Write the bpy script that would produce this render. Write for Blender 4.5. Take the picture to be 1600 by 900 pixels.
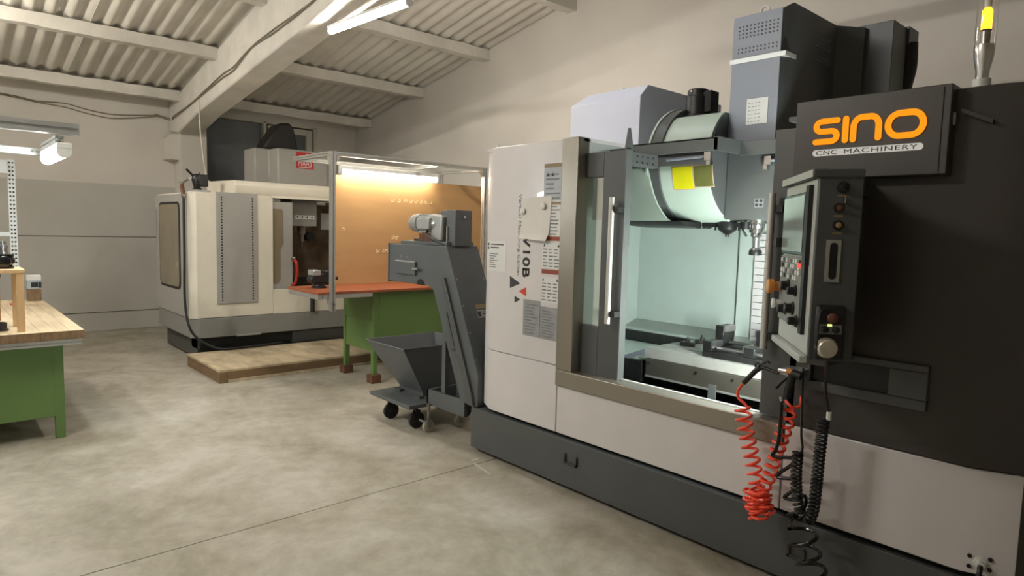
import bpy, bmesh, math, random
import numpy as np
from mathutils import Vector, Matrix
random.seed(4)
for o in list(bpy.data.objects): bpy.data.objects.remove(o)
SC = bpy.context.scene
COL = SC.collection

# ------------------------------------------------------------------ camera
F = 1015.0
YAW, PIT, ROLL = math.radians(-47.91), math.radians(-5.06), math.radians(1.5144)
CAM = Vector((0, 0, 1.6))
fw = Vector((math.sin(YAW)*math.cos(PIT), math.cos(YAW)*math.cos(PIT), math.sin(PIT)))
r0 = Vector((math.cos(YAW), -math.sin(YAW), 0)); u0 = r0.cross(fw)
RT = r0*math.cos(ROLL) + u0*math.sin(ROLL); UP = -r0*math.sin(ROLL) + u0*math.cos(ROLL)
cd = bpy.data.cameras.new('camera'); cam = bpy.data.objects.new('camera', cd); COL.objects.link(cam)
cd.sensor_width = 36.0; cd.lens = F/1600*36; cd.clip_start = .05; cd.clip_end = 100
m = Matrix.Identity(4)
for i, v in enumerate((RT, UP, -fw)):
    for k in range(3): m[k][i] = v[k]
m.translation = CAM; cam.matrix_world = m
SC.camera = cam

# ------------------------------------------------------------------ world, exposure
w = bpy.data.worlds.new('night'); SC.world = w; w.use_nodes = True
w.node_tree.nodes['Background'].inputs[0].default_value = (.25, .32, .45, 1)
w.node_tree.nodes['Background'].inputs[1].default_value = .01
SC.view_settings.view_transform = 'Standard'; SC.view_settings.look = 'None'
SC.view_settings.gamma = 1; SC.view_settings.use_curve_mapping = False
SC.view_settings.exposure = 1.57
E_CEIL, E_BENCH, E_BACK, E_WORK = 50.0, 25.0, 10.5, 125.0       # tube radiances

# ------------------------------------------------------------------ pixel -> direction helpers
def ray(x, y): return fw + RT*((x-800)/F) - UP*((y-450)/F)
def onX(x, y, X): d = ray(x, y); return CAM + d*((X-CAM.x)/d.x)
def onY(x, y, Y): d = ray(x, y); return CAM + d*((Y-CAM.y)/d.y)
def onZ(x, y, z): d = ray(x, y); return CAM + d*((z-CAM.z)/d.z)

# ------------------------------------------------------------------ materials
def lin(c): c /= 255; return c/12.92 if c <= .04045 else ((c+.055)/1.055)**2.4
def rgb(c): return (lin(c[0]), lin(c[1]), lin(c[2]), 1)
M = {}
def mat(name, c, rough=.5, metal=0., var=.08, scale=6., bump=0., bscale=40., stretch=(1, 1, 1), spec=.5, coat=0.):
    m = bpy.data.materials.new(name); m.use_nodes = True; nt = m.node_tree; n = nt.nodes; l = nt.links
    b = n['Principled BSDF']; b.inputs['Roughness'].default_value = rough; b.inputs['Metallic'].default_value = metal
    b.inputs['Specular IOR Level'].default_value = spec; b.inputs['Coat Weight'].default_value = coat
    tc = n.new('ShaderNodeTexCoord'); mp = n.new('ShaderNodeMapping'); mp.inputs['Scale'].default_value = stretch
    l.new(tc.outputs['Object'], mp.inputs[0])
    no = n.new('ShaderNodeTexNoise'); no.inputs['Scale'].default_value = scale; no.inputs['Detail'].default_value = 6
    l.new(mp.outputs[0], no.inputs['Vector'])
    cr = n.new('ShaderNodeValToRGB'); base = rgb(c)
    cr.color_ramp.elements[0].position = .3; cr.color_ramp.elements[1].position = .7
    cr.color_ramp.elements[0].color = tuple(min(1, v*(1-var)) for v in base[:3])+(1,)
    cr.color_ramp.elements[1].color = tuple(min(1, v*(1+var)) for v in base[:3])+(1,)
    l.new(no.outputs[0], cr.inputs[0]); l.new(cr.outputs[0], b.inputs['Base Color'])
    rm = n.new('ShaderNodeMapRange'); rm.inputs['To Min'].default_value = max(0, rough-.06); rm.inputs['To Max'].default_value = min(1, rough+.06)
    l.new(no.outputs[0], rm.inputs[0]); l.new(rm.outputs[0], b.inputs['Roughness'])
    if bump:
        nb = n.new('ShaderNodeTexNoise'); nb.inputs['Scale'].default_value = bscale; nb.inputs['Detail'].default_value = 8
        l.new(mp.outputs[0], nb.inputs['Vector'])
        bp = n.new('ShaderNodeBump'); bp.inputs['Strength'].default_value = bump; bp.inputs['Distance'].default_value = .01
        l.new(nb.outputs[0], bp.inputs['Height']); l.new(bp.outputs[0], b.inputs['Normal'])
    M[name] = m; return m
def emit(name, c, s):
    m = bpy.data.materials.new(name); m.use_nodes = True; nt = m.node_tree
    nt.nodes.remove(nt.nodes['Principled BSDF']); e = nt.nodes.new('ShaderNodeEmission')
    e.inputs[0].default_value = c; e.inputs[1].default_value = s
    nt.links.new(e.outputs[0], nt.nodes['Material Output'].inputs[0]); M[name] = m; return m
def glass(name, c, rough, fac, gl=(1, 1, 1, 1)):
    m = bpy.data.materials.new(name); m.use_nodes = True; nt = m.node_tree; n = nt.nodes
    n.remove(n['Principled BSDF'])
    t = n.new('ShaderNodeBsdfTransparent'); t.inputs[0].default_value = c
    g = n.new('ShaderNodeBsdfGlossy'); g.inputs['Roughness'].default_value = rough; g.inputs[0].default_value = gl
    fr = n.new('ShaderNodeLayerWeight'); fr.inputs[0].default_value = .18
    ad = n.new('ShaderNodeMath'); ad.operation = 'ADD'; ad.inputs[1].default_value = fac
    mx = n.new('ShaderNodeMixShader')
    nt.links.new(fr.outputs['Facing'], ad.inputs[0]); nt.links.new(ad.outputs[0], mx.inputs[0])
    nt.links.new(t.outputs[0], mx.inputs[1]); nt.links.new(g.outputs[0], mx.inputs[2])
    nt.links.new(mx.outputs[0], n['Material Output'].inputs[0]); M[name] = m; return m
def concrete():
    m = mat('concrete_floor', (176, 172, 158), .62, var=.0)
    nt = m.node_tree; n = nt.nodes; l = nt.links; b = n['Principled BSDF']
    tc = n.new('ShaderNodeTexCoord'); mp = n.new('ShaderNodeMapping'); mp.inputs['Scale'].default_value = (1.0, 1.0, 1)
    mp.inputs['Rotation'].default_value = (0, 0, .5)
    l.new(tc.outputs['Object'], mp.inputs[0])
    a = n.new('ShaderNodeTexNoise'); a.inputs['Scale'].default_value = 1.5; a.inputs['Detail'].default_value = 12; a.inputs['Roughness'].default_value = .68; a.inputs['Distortion'].default_value = .3
    c = n.new('ShaderNodeTexNoise'); c.inputs['Scale'].default_value = 9; c.inputs['Detail'].default_value = 14; c.inputs['Roughness'].default_value = .7
    l.new(mp.outputs[0], a.inputs['Vector']); l.new(mp.outputs[0], c.inputs['Vector'])
    r1 = n.new('ShaderNodeValToRGB'); e = r1.color_ramp.elements
    e[0].position = .33; e[0].color = rgb((136, 130, 113)); e[1].position = .68; e[1].color = rgb((182, 177, 166))
    x = r1.color_ramp.elements.new(.48); x.color = rgb((160, 153, 138))
    r2 = n.new('ShaderNodeValToRGB'); e = r2.color_ramp.elements
    e[0].position = .36; e[0].color = (.80, .80, .77, 1); e[1].position = .58; e[1].color = (1, 1, 1, 1)
    l.new(a.outputs[0], r1.inputs[0]); l.new(c.outputs[0], r2.inputs[0])
    mx = n.new('ShaderNodeMixRGB'); mx.blend_type = 'MULTIPLY'; mx.inputs[0].default_value = .75
    l.new(r1.outputs[0], mx.inputs[1]); l.new(r2.outputs[0], mx.inputs[2]); l.new(mx.outputs[0], b.inputs['Base Color'])
    bp = n.new('ShaderNodeBump'); bp.inputs['Strength'].default_value = .12; bp.inputs['Distance'].default_value = .01
    l.new(c.outputs[0], bp.inputs['Height']); l.new(bp.outputs[0], b.inputs['Normal'])
concrete()
mat('plaster', (214, 209, 201), .85, var=.05, scale=1.2, bump=.15, bscale=25)
mat('plaster_grey', (190, 188, 181), .8, var=.05, scale=1.5, bump=.12, bscale=25)
mat('wall_joint', (84, 78, 70), .9, var=.1)
mat('limewash', (216, 212, 203), .9, var=.10, scale=3.0, bump=.5, bscale=18)
mat('fibre_cement', (210, 205, 195), .9, var=.10, scale=2.0, bump=.2, bscale=30)
mat('machine_white', (206, 202, 202), .32, var=.02, coat=.25)
mat('machine_dark', (80, 82, 82), .42, var=.05, bump=.05, bscale=220)
mat('machine_black', (62, 58, 56), .42, var=.05, bump=.05, bscale=220)
mat('machine_grey', (128, 134, 146), .4, var=.03)
mat('machine_green', (186, 202, 190), .34, var=.03)
mat('machine_inside', (190, 202, 196), .45, var=.03)
mat('magazine_white', (204, 208, 222), .42, var=.02)
mat('stainless', (150, 144, 134), .36, .7, var=.05, scale=2)
mat('chrome', (215, 215, 215), .16, 1., var=.03)
mat('satin', (196, 194, 189), .5, .55, var=.03)
mat('steel', (150, 150, 148), .32, .9, var=.12, scale=12)
mat('steel_plate', (176, 178, 174), .38, .6, var=.10, scale=5)
mat('steel_dark', (58, 58, 58), .38, .7, var=.2, scale=20)
mat('black', (22, 22, 22), .45, var=.1)
mat('black_gloss', (16, 16, 16), .2, var=.1)
mat('rubber', (30, 29, 29), .65, var=.15)
mat('caster_grey', (168, 164, 150), .55, var=.06)
mat('conveyor_grey', (86, 90, 92), .42, var=.06, bump=.05, bscale=200)
mat('hose_red', (255, 88, 62), .3, var=.05)
mat('haas_cream', (222, 216, 200), .42, var=.03)
mat('haas_grey', (160, 158, 152), .45, var=.04)
mat('haas_band', (136, 135, 130), .5, var=.05)
mat('haas_base', (74, 74, 70), .6, var=.1)
mat('haas_window', (128, 118, 98), .25, var=.08, scale=3)
mat('haas_inside', (142, 120, 98), .6, var=.4, scale=6)
mat('bench_green', (94, 122, 66), .5, var=.06, scale=3)
mat('red_top', (152, 82, 50), .5, var=.16, scale=4, stretch=(1, 4, 1))
mat('butcher_block', (194, 174, 142), .5, var=.16, scale=3, stretch=(1.2, 9, 1.2))
mat('butcher_end', (124, 98, 70), .6, var=.25, scale=6, stretch=(1, 7, 3))
mat('pine', (190, 156, 112), .55, var=.10, scale=4, stretch=(6, 6, .8))
mat('old_board', (180, 164, 136), .75, var=.32, scale=3.2, stretch=(1, 2.5, 1), bump=.2, bscale=30)
mat('old_board_edge', (118, 94, 66), .8, var=.2, scale=5, stretch=(1, .5, 5))
mat('hardboard', (186, 146, 98), .7, var=.07, scale=2.5, stretch=(1, .5, 3))
mat('block_brown', (98, 66, 46), .8, var=.3, scale=16)
mat('aluminium', (196, 196, 192), .34, .8, var=.04)
mat('zinc_white', (214, 218, 218), .4, .15, var=.03)
mat('shadow_gap', (12, 12, 12), .8, var=.1)
mat('window_reflection', (104, 110, 114), .15, var=.03)  # grey base colour stands in for the lit room reflected in night glass
mat('window_frame', (206, 202, 190), .5, var=.05)
mat('paper', (214, 210, 204), .7, var=.03)
mat('label_white', (214, 214, 212), .5, var=.03)
mat('label_grey', (150, 152, 154), .4, .2, var=.10, scale=25)
mat('label_brown', (136, 118, 84), .5, var=.1)
mat('label_red', (140, 62, 40), .5, var=.1)
mat('print_ink', (52, 52, 54), .6, var=.05)
mat('print_pale', (118, 120, 122), .6, var=.1)
mat('logo_red', (196, 58, 34), .5, var=.04)
mat('haas_red', (186, 34, 36), .45, var=.05)
mat('handle_red', (190, 40, 34), .4, var=.05)
mat('yellow_film', (226, 220, 20), .45, var=.05)
mat('olive_film', (104, 108, 58), .4, var=.12, scale=20)
mat('film_border', (196, 168, 140), .5, var=.05)
mat('cable_white', (214, 208, 192), .5, var=.03)
mat('cable_grey', (128, 118, 102), .6, var=.05)
mat('chalk', (236, 216, 176), .9, var=.05)
mat('knob_orange', (206, 138, 70), .35, var=.05)
mat('button_yellow', (150, 124, 84), .4, var=.05)
mat('button_red', (104, 62, 50), .4, var=.05)
mat('dial_silver', (196, 190, 176), .35, .4, var=.12, scale=30)
mat('plastic_grey', (126, 128, 124), .5, var=.04)
mat('plastic_white', (216, 216, 212), .4, var=.03)
mat('motor_silver', (170, 172, 170), .36, .6, var=.06)
mat('glass_case', (176, 190, 196), .2, var=.06)
mat('screen_reflection', (168, 176, 170), .10, .4, var=.10, scale=5)  # pale base colour stands in for reflections on the screen
emit('tube_warm', (1, .93, .82, 1), E_CEIL*1.0)
emit('tube_cold', (.92, .94, 1, 1), E_CEIL*.15)
emit('tube_fill_aisle', (1, .95, .86, 1), E_CEIL*1.75)
emit('tube_fill_far', (1, .93, .82, 1), E_CEIL*1.15)
emit('tube_back', (1, .90, .72, 1), E_BACK)
emit('tube_cool', (.92, .98, 1, 1), E_BENCH)
emit('tube_work', (.92, 1, .95, 1), E_WORK)
emit('sign_orange', (1, .30, .012, 1), .40)
emit('beacon_amber', (1, .42, .02, 1), 1.2)
mat('head_grey', (86, 89, 88), .42, var=.04)
mat('pendant_grey', (178, 182, 178), .38, var=.04)
mat('table_steel', (172, 172, 166), .42, .15, var=.10, scale=6)
mat('apron_steel', (98, 94, 86), .40, .5, var=.12, scale=4)
emit('plate_glow', (1, .93, .82, 1), .17)
emit('led_red', (1, .12, .08, 1), .4)
emit('led_green', (.75, .95, .25, 1), .4)
glass('door_glass', (.94, .97, .95, 1), .04, .42)
glass('beacon_glass', (.98, .98, .97, 1), .03, .0)
glass('lamp_cover', (.97, .98, .98, 1), .05, .04)

# ------------------------------------------------------------------ mesh helpers
ORG = {}
class MB:
    def __init__(s): s.v = []; s.f = []
    def add(s, vs, fs):
        k = len(s.v); s.v += [Vector(v) for v in vs]; s.f += [[i+k for i in f] for f in fs]; return s
    def box(s, x0, x1, y0, y1, z0, z1):
        return s.add([(x, y, z) for z in (z0, z1) for y in (y0, y1) for x in (x0, x1)],
                     [(0, 2, 3, 1), (4, 5, 7, 6), (0, 1, 5, 4), (2, 6, 7, 3), (0, 4, 6, 2), (1, 3, 7, 5)])
    def hexa(s, a, b):      # two quads with matching corners
        return s.add(list(a)+list(b), [(3, 2, 1, 0), (4, 5, 6, 7)]+[(i, (i+1) % 4, 4+(i+1) % 4, 4+i) for i in range(4)])
    def obox(s, o, ex, ey, ez):   # corner o plus three edge vectors
        o = Vector(o); ex = Vector(ex); ey = Vector(ey); ez = Vector(ez)
        return s.hexa((o, o+ex, o+ex+ey, o+ey), (o+ez, o+ex+ez, o+ex+ey+ez, o+ey+ez))
    def prism(s, poly, ax, a0, a1):
        def P(p, a):
            return {'x': (a, p[0], p[1]), 'y': (p[0], a, p[1]), 'z': (p[0], p[1], a)}[ax]
        n = len(poly)
        return s.add([P(p, a0) for p in poly]+[P(p, a1) for p in poly],
                     [tuple(range(n))[::-1], tuple(range(n, 2*n))]+[(i, (i+1) % n, n+(i+1) % n, n+i) for i in range(n)])
    def gprism(s, pts, d):       # polygon of 3d points swept by vector d
        n = len(pts); d = Vector(d)
        return s.add([Vector(p) for p in pts]+[Vector(p)+d for p in pts],
                     [tuple(range(n))[::-1], tuple(range(n, 2*n))]+[(i, (i+1) % n, n+(i+1) % n, n+i) for i in range(n)])
    def lathe(s, p, d, prof, n=20):
        p = Vector(p); d = Vector(d).normalized()
        a = d.orthogonal().normalized(); b = d.cross(a); vs = []; fs = []
        for t, r in prof:
            for i in range(n):
                q = 2*math.pi*i/n; vs.append(p+d*t+(a*math.cos(q)+b*math.sin(q))*r)
        for k in range(len(prof)-1):
            for i in range(n): fs.append((k*n+i, k*n+(i+1) % n, (k+1)*n+(i+1) % n, (k+1)*n+i))
        fs.append(tuple(range(n))[::-1]); fs.append(tuple((len(prof)-1)*n+i for i in range(n)))
        return s.add(vs, fs)
    def cyl(s, p0, p1, r, r1=None, n=16):
        p0 = Vector(p0); p1 = Vector(p1); return s.lathe(p0, p1-p0, [(0, r), ((p1-p0).length, r if r1 is None else r1)], n)
    def tube(s, path, r, n=8):
        P = [Vector(p) for p in path]; vs = []; fs = []; a = None
        for i, p in enumerate(P):
            d = (P[min(i+1, len(P)-1)]-P[max(i-1, 0)])
            d = d.normalized() if d.length > 1e-9 else Vector((0, 0, 1))
            a = d.orthogonal().normalized() if a is None else (a-d*a.dot(d)).normalized()
            b = d.cross(a)
            for k in range(n):
                q = 2*math.pi*k/n; vs.append(p+(a*math.cos(q)+b*math.sin(q))*r)
        for i in range(len(P)-1):
            for k in range(n): fs.append((i*n+k, i*n+(k+1) % n, (i+1)*n+(k+1) % n, (i+1)*n+k))
        fs.append(tuple(range(n))[::-1]); fs.append(tuple((len(P)-1)*n+k for k in range(n)))
        return s.add(vs, fs)
    def build(s, name, mt, parent=None, bevel=0., angle=35):
        me = bpy.data.meshes.new(name)
        if parent is not None: org = ORG[parent.name]
        else:
            lo = [min(v[i] for v in s.v) for i in range(3)]; hi = [max(v[i] for v in s.v) for i in range(3)]
            org = Vector(((lo[0]+hi[0])/2, (lo[1]+hi[1])/2, lo[2]))
        me.from_pydata([v-org for v in s.v], [], s.f); me.update()
        bm = bmesh.new(); bm.from_mesh(me); bmesh.ops.recalc_face_normals(bm, faces=bm.faces); bm.to_mesh(me); bm.free()
        for p in me.polygons: p.use_smooth = True
        me.set_sharp_from_angle(angle=math.radians(angle))
        me.materials.append(M[mt])
        o = bpy.data.objects.new(name, me); COL.objects.link(o)
        if parent is not None: o.parent = parent
        else: o.location = org
        ORG[o.name] = org
        if bevel:
            b = o.modifiers.new('bevel', 'BEVEL'); b.width = bevel; b.segments = 2; b.limit_method = 'ANGLE'; b.angle_limit = math.radians(40)
        return o
def tag(o, label, cat, group=None):
    o['label'] = label; o['category'] = cat
    if group: o['group'] = group
    return o
def thing(name, loc, label, cat, group=None):
    o = bpy.data.objects.new(name, None); COL.objects.link(o); o.location = loc; o.empty_display_size = .1
    ORG[o.name] = Vector(loc); return tag(o, label, cat, group)
def struct(o): o['kind'] = 'structure'; return o
def stuff(o): o['kind'] = 'stuff'; return o
def lab(o, s): o['label'] = s; return o
def share(src, name, parent, loc):      # another piece with the same mesh
    o = bpy.data.objects.new(name, src.data); COL.objects.link(o); o.parent = parent
    o.location = Vector(loc); ORG[o.name] = ORG[src.name]; return o
def smooth(pts, k=8):                   # catmull-rom
    P = [Vector(p) for p in pts]; P = [P[0]*2-P[1]]+P+[P[-1]*2-P[-2]]; out = []
    for i in range(1, len(P)-2):
        for j in range(k):
            t = j/k; a, b, c, d = P[i-1:i+3]
            out.append(.5*((2*b)+(c-a)*t+(2*a-5*b+4*c-d)*t*t+(3*b-a-3*c+d)*t**3))
    out.append(P[-2]); return out
def helix(pts, R, turns, n=14, wob=0., ph=0.):
    C = smooth(pts, 20); N = int(turns*n); out = []
    L = [0]
    for i in range(1, len(C)): L.append(L[-1]+(C[i]-C[i-1]).length)
    for i in range(N+1):
        s = L[-1]*i/N; k = 1
        while k < len(C)-1 and L[k] < s: k += 1
        t = (s-L[k-1])/max(1e-9, L[k]-L[k-1]); p = C[k-1].lerp(C[k], t); d = (C[k]-C[k-1]).normalized()
        a = (Vector((1, 0, 0))-d*d.x)
        if a.length < .2: a = Vector((0, 1, 0))-d*d.y
        a.normalize(); b = d.cross(a); q = 2*math.pi*i/n+ph
        rr = R*(1+wob*math.sin(i*.7)) if not callable(R) else R(i/N)
        out.append(p+(a*math.cos(q)+b*math.sin(q))*rr)
    return out
def text(name, s, o, ux, uy, w, h, mt, parent, depth=.002, space=1., bold=0.):
    """flat lettering filling w x h, lower-left corner o, reading along ux with tops along uy"""
    cu = bpy.data.curves.new(name, 'FONT'); cu.body = s; cu.size = 1; cu.space_character = space; cu.offset = bold
    t = bpy.data.objects.new(name, cu); COL.objects.link(t); bpy.context.view_layer.update()
    me = bpy.data.meshes.new_from_object(t.evaluated_get(bpy.context.evaluated_depsgraph_get()))
    bpy.data.objects.remove(t); bpy.data.curves.remove(cu)
    xs = [v.co.x for v in me.vertices]; ys = [v.co.y for v in me.vertices]
    x0, x1, y0, y1 = min(xs), max(xs), min(ys), max(ys)
    ux = Vector(ux).normalized(); uy = Vector(uy).normalized(); n = ux.cross(uy); o = Vector(o)
    org = ORG[parent.name]
    bm = bmesh.new(); bm.from_mesh(me)
    for v in bm.verts: v.co = o+ux*((v.co.x-x0)/(x1-x0)*w)+uy*((v.co.y-y0)/(y1-y0)*h)+n*depth-org
    r = bmesh.ops.extrude_face_region(bm, geom=bm.faces[:])
    for v in r['geom']:
        if isinstance(v, bmesh.types.BMVert): v.co -= n*depth
    bmesh.ops.recalc_face_normals(bm, faces=bm.faces)
    bm.to_mesh(me); bm.free(); me.materials.clear(); me.materials.append(M[mt])
    ob = bpy.data.objects.new(name, me); COL.objects.link(ob); ob.parent = parent; ORG[ob.name] = org; return ob

# ================================================================== THE ROOM
XW, YW, XE, YN = -10.9, 5.9, 5.0, -4.6        # back wall, gable wall, two walls behind the camera
RIDGE = -1.4
def zroof(x): return 3.77+.186*(x+8.75) if x <= RIDGE else 3.77+.186*(2*RIDGE-x+8.75)
fl = struct(MB().box(XW-.2, XE+.2, YN-.2, YW+.2, -.25, -.10).build('floor', 'concrete_floor'))
for a, b in ((XW-.2, -3.356), (-3.348, 2.65), (2.658, XE+.2)):
    MB().box(a, b, YN-.2, YW+.2, -.10, 0).build('floor_slab', 'concrete_floor', fl)
for (a, b), (c, d) in (((740, 724), (766, 741)), ((737, 720), (748, 716))):
    p, q = onZ(a, b, 0), onZ(c, d, 0); dd = (q-p).normalized(); ss = Vector((-dd.y, dd.x, 0))*.006
    MB().gprism([p-ss, q-ss, q+ss, p+ss], (0, 0, .0012)).build('paint_mark', 'plaster_grey', fl)
# back wall: stacked bands with recessed joints, tone change at 2.12 m
wb = struct(MB().box(XW-.25, XW-.03, YN, 3.22, 0, 3.50).build('wall_back', 'wall_joint'))
for z0, z1, p, mt in ((.0, .258, .0, 'plaster_grey'), (.270, 1.352, .0, 'plaster_grey'), (1.362, 2.115, .0, 'plaster_grey'), (2.115, 3.44, -.006, 'plaster')):
    MB().box(XW-.03, XW+p, YN, 3.22, z0, z1).build('wall_panel', mt, wb)
MB().box(XW-.25, XW, 5.16, YW, 0, 3.44).build('wall_section', 'plaster', wb)
MB().box(XW-.25, XW, 3.22, 5.16, 0, 1.95).build('wall_section', 'plaster', wb)
MB().box(XW-.25, XW, 3.22, 5.16, 3.29, 3.44).build('wall_section', 'plaster', wb)
struct(MB().prism([(XW-.25, 0), (XE, 0), (XE, zroof(XE)+.1), (RIDGE, zroof(RIDGE)+.1), (XW-.25, zroof(XW)+.1)], 'y', YW, YW+.2).build('wall_right', 'plaster'))
struct(MB().prism([(XW-.25, 0), (XE, 0), (XE, zroof(XE)+.1), (RIDGE, zroof(RIDGE)+.1), (XW-.25, zroof(XW)+.1)], 'y', YN-.2, YN).build('wall_left', 'plaster'))
struct(MB().box(XE, XE+.2, YN, YW, 0, zroof(XE)+.1).build('wall_front', 'plaster'))
# column with its corbel, and the sloped concrete rafter
colm = struct(MB().box(XW, -10.55, 2.86, 3.22, 0, 3.40).build('trim_1', 'plaster'))
MB().prism([(2.70, 2.52), (2.86, 2.52), (2.86, 2.88), (2.74, 2.88), (2.70, 2.84)], 'x', XW, -10.66).build('corbel', 'plaster', colm)
def rb(x): return 3.51+.131*(x+6.27)
raf = MB().prism([(-10.9, 2.95), (-10.5, rb(-10.5)-.06), (-9.6, rb(-9.6)), (RIDGE, rb(RIDGE)), (RIDGE, zroof(RIDGE)-.01), (-10.9, zroof(-10.9)-.01)], 'y', 2.80, 3.12).build('trim_2', 'limewash', bevel=.02)
struct(raf)
# roof: purlins and single corrugated sheets
ceil = struct(MB().prism([(XW-.3, zroof(XW)+.16), (RIDGE, zroof(RIDGE)+.21), (RIDGE, zroof(RIDGE)+.23), (XW-.3, zroof(XW)+.18)], 'y', YN, YW).build('ceiling', 'fibre_cement'))
MB().prism([(RIDGE, zroof(RIDGE)+.10), (XE+.2, zroof(XE)+.02), (XE+.2, zroof(XE)+.07), (RIDGE, zroof(RIDGE)+.15)], 'y', YN, YW).build('roof_slope', 'fibre_cement', ceil)
PX = [-10.42, -8.78, -7.18, -5.58, -3.98, -2.38]
def purlin(x, y0, y1):
    mb = MB(); n = max(3, int((y1-y0)/.16)); rnd = random.Random(int(-x*100))
    for i in range(n):
        a = y0+(y1-y0)*i/n; b = y0+(y1-y0)*(i+1)/n
    vs = []; fs = []
    for i in range(n+1):
        y = y0+(y1-y0)*i/n; j = [rnd.uniform(-.007, .007) for _ in range(4)]
        zt = zroof(x)
        vs += [(x-.07+j[0], y, zt-.125+j[1]), (x+.07+j[2], y, zt-.125+j[1]), (x+.075, y, zt+.012+j[3]), (x-.075, y, zt-.015+j[3])]
    for i in range(n):
        for k in range(4): fs.append((i*4+k, i*4+(k+1) % 4, i*4+4+(k+1) % 4, i*4+4+k))
    fs += [(3, 2, 1, 0), tuple(n*4+k for k in range(4))]
    mb.add(vs, fs); return mb
for x in PX:
    purlin(x, YN, 2.80).build('purlin', 'limewash', ceil); purlin(x, 3.12, YW).build('purlin', 'limewash', ceil)
def sheet_mesh(L, pitch=.177, waves=5, amp=.019, t=.007):
    vs = []; fs = []; n = waves*10; W = waves*pitch
    for i in range(n+1):
        y = W*i/n; z = amp*(1-math.cos(2*math.pi*y/pitch))
        z = max(0., z*1.0)
        for x, zz in ((0, z), (L, z+.186*L), (0, z+t), (L, z+.186*L+t)): vs.append((x, y, zz))
    for i in range(n):
        a = i*4; b = a+4
        fs += [(a, b, b+1, a+1), (a+2, a+3, b+3, b+2)]
    fs += [(0, 1, 3, 2), (n*4, n*4+2, n*4+3, n*4+1)]
    for i in range(n):
        a = i*4; b = a+4; fs += [(a, a+2, b+2, b), (a+1, b+1, b+3, a+3)]
    return vs, fs
first = {}
WS = 5*.177
for bi, (x0, L) in enumerate(((PX[0]-.45, .55), (PX[0]-.06, PX[1]-PX[0]+.10), (PX[1]-.06, 1.70), (PX[2]-.06, 1.70), (PX[3]-.06, 1.70), (PX[4]-.06, 1.70), (PX[5]-.06, 1.04))):
    for k in range(14):
        y = YW-.02-WS*(k+1)
        if y < YN-.6: continue
        dz = (.008 if k % 2 else 0.)
        loc = Vector((x0, y, zroof(x0)+.012+.004+dz))
        if bi not in first:
            vs, fs = sheet_mesh(L); mb = MB(); mb.add([Vector(v)+loc for v in vs], fs)
            o = mb.build('roof_sheet', 'fibre_cement', ceil, angle=60); first[bi] = (o, loc)
        else:
            src, l0 = first[bi]; share(src, 'roof_sheet', ceil, loc-l0)
# window with night behind it
win = struct(MB().box(XW-.16, XW-.12, 3.24, 5.14, 1.96, 3.28).build('window_1', 'shadow_gap'))
MB().box(XW-.11, XW-.10, 3.26, 4.22, 1.98, 3.26).build('pane', 'window_reflection', win)
MB().box(XW-.11, XW-.10, 4.44, 4.98, 2.10, 3.14).build('pane', 'window_reflection', win)
for y0, y1, z0, z1, d in ((4.22, 4.27, 1.95, 3.29, .0), (4.31, 4.44, 1.98, 3.24, -.03), (4.98, 5.08, 1.98, 3.24, -.03), (4.44, 4.98, 3.14, 3.24, -.03), (4.44, 4.98, 1.98, 2.1, -.03), (5.10, 5.16, 1.95, 3.29, .0), (3.22, 5.16, 3.26, 3.29, .0)):
    MB().box(XW-.13, XW+d, y0, y1, z0, z1).build('window_frame', 'window_frame', win, bevel=.006)
# cables on the wall and up the rafter
def wall_cable(off, label):
    pts = []
    for x, y in ((0, 145), (30, 151), (60, 158), (100, 161), (140, 172), (180, 179), (240, 180), (262, 181)):
        p = onX(x, y+off*(1 if 60 < x < 240 else .35), XW+.015); pts.append(p)
    pts[-1].y = 2.62
    pts.append(Vector((-10.86, 2.80, 3.14-off*.004))); pts.append(Vector((-10.55, 2.78, 3.15-off*.004)))
    for x, y in ((300, 160), (345, 118), (365, 104), (392, 74), (430, 44), (490, 0)):
        pts.append(onY(x, y+off*(.9 if x in (345, 365, 430) else .2), 2.785))
    e = pts[-1]; pts.append(e+Vector((1.2, 0, .19)))
    tag(MB().tube(smooth(pts, 6), .007, 6).build('wall_cable', 'cable_grey'), label, 'cable')
wall_cable(0, 'grey cable sagging along the back wall, upper of the two, running up the rafter')
wall_cable(6, 'grey cable sagging along the back wall, lower of the two, running up the rafter')
pts = [onY(x, y, 2.782) for x, y in ((310, 155), (311, 172))]; xc = pts[-1].x
pts += [onX(x, y, xc+.01) for x, y in ((313, 205), (316, 232), (319, 256), (325, 282))]+[Vector((xc+.2, 2.95, 2.14))]
tag(MB().tube(smooth(pts, 6), .010, 6).build('supply_cable', 'cable_white'), 'white supply cable hanging from the rafter down behind the cream machine', 'cable')

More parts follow.
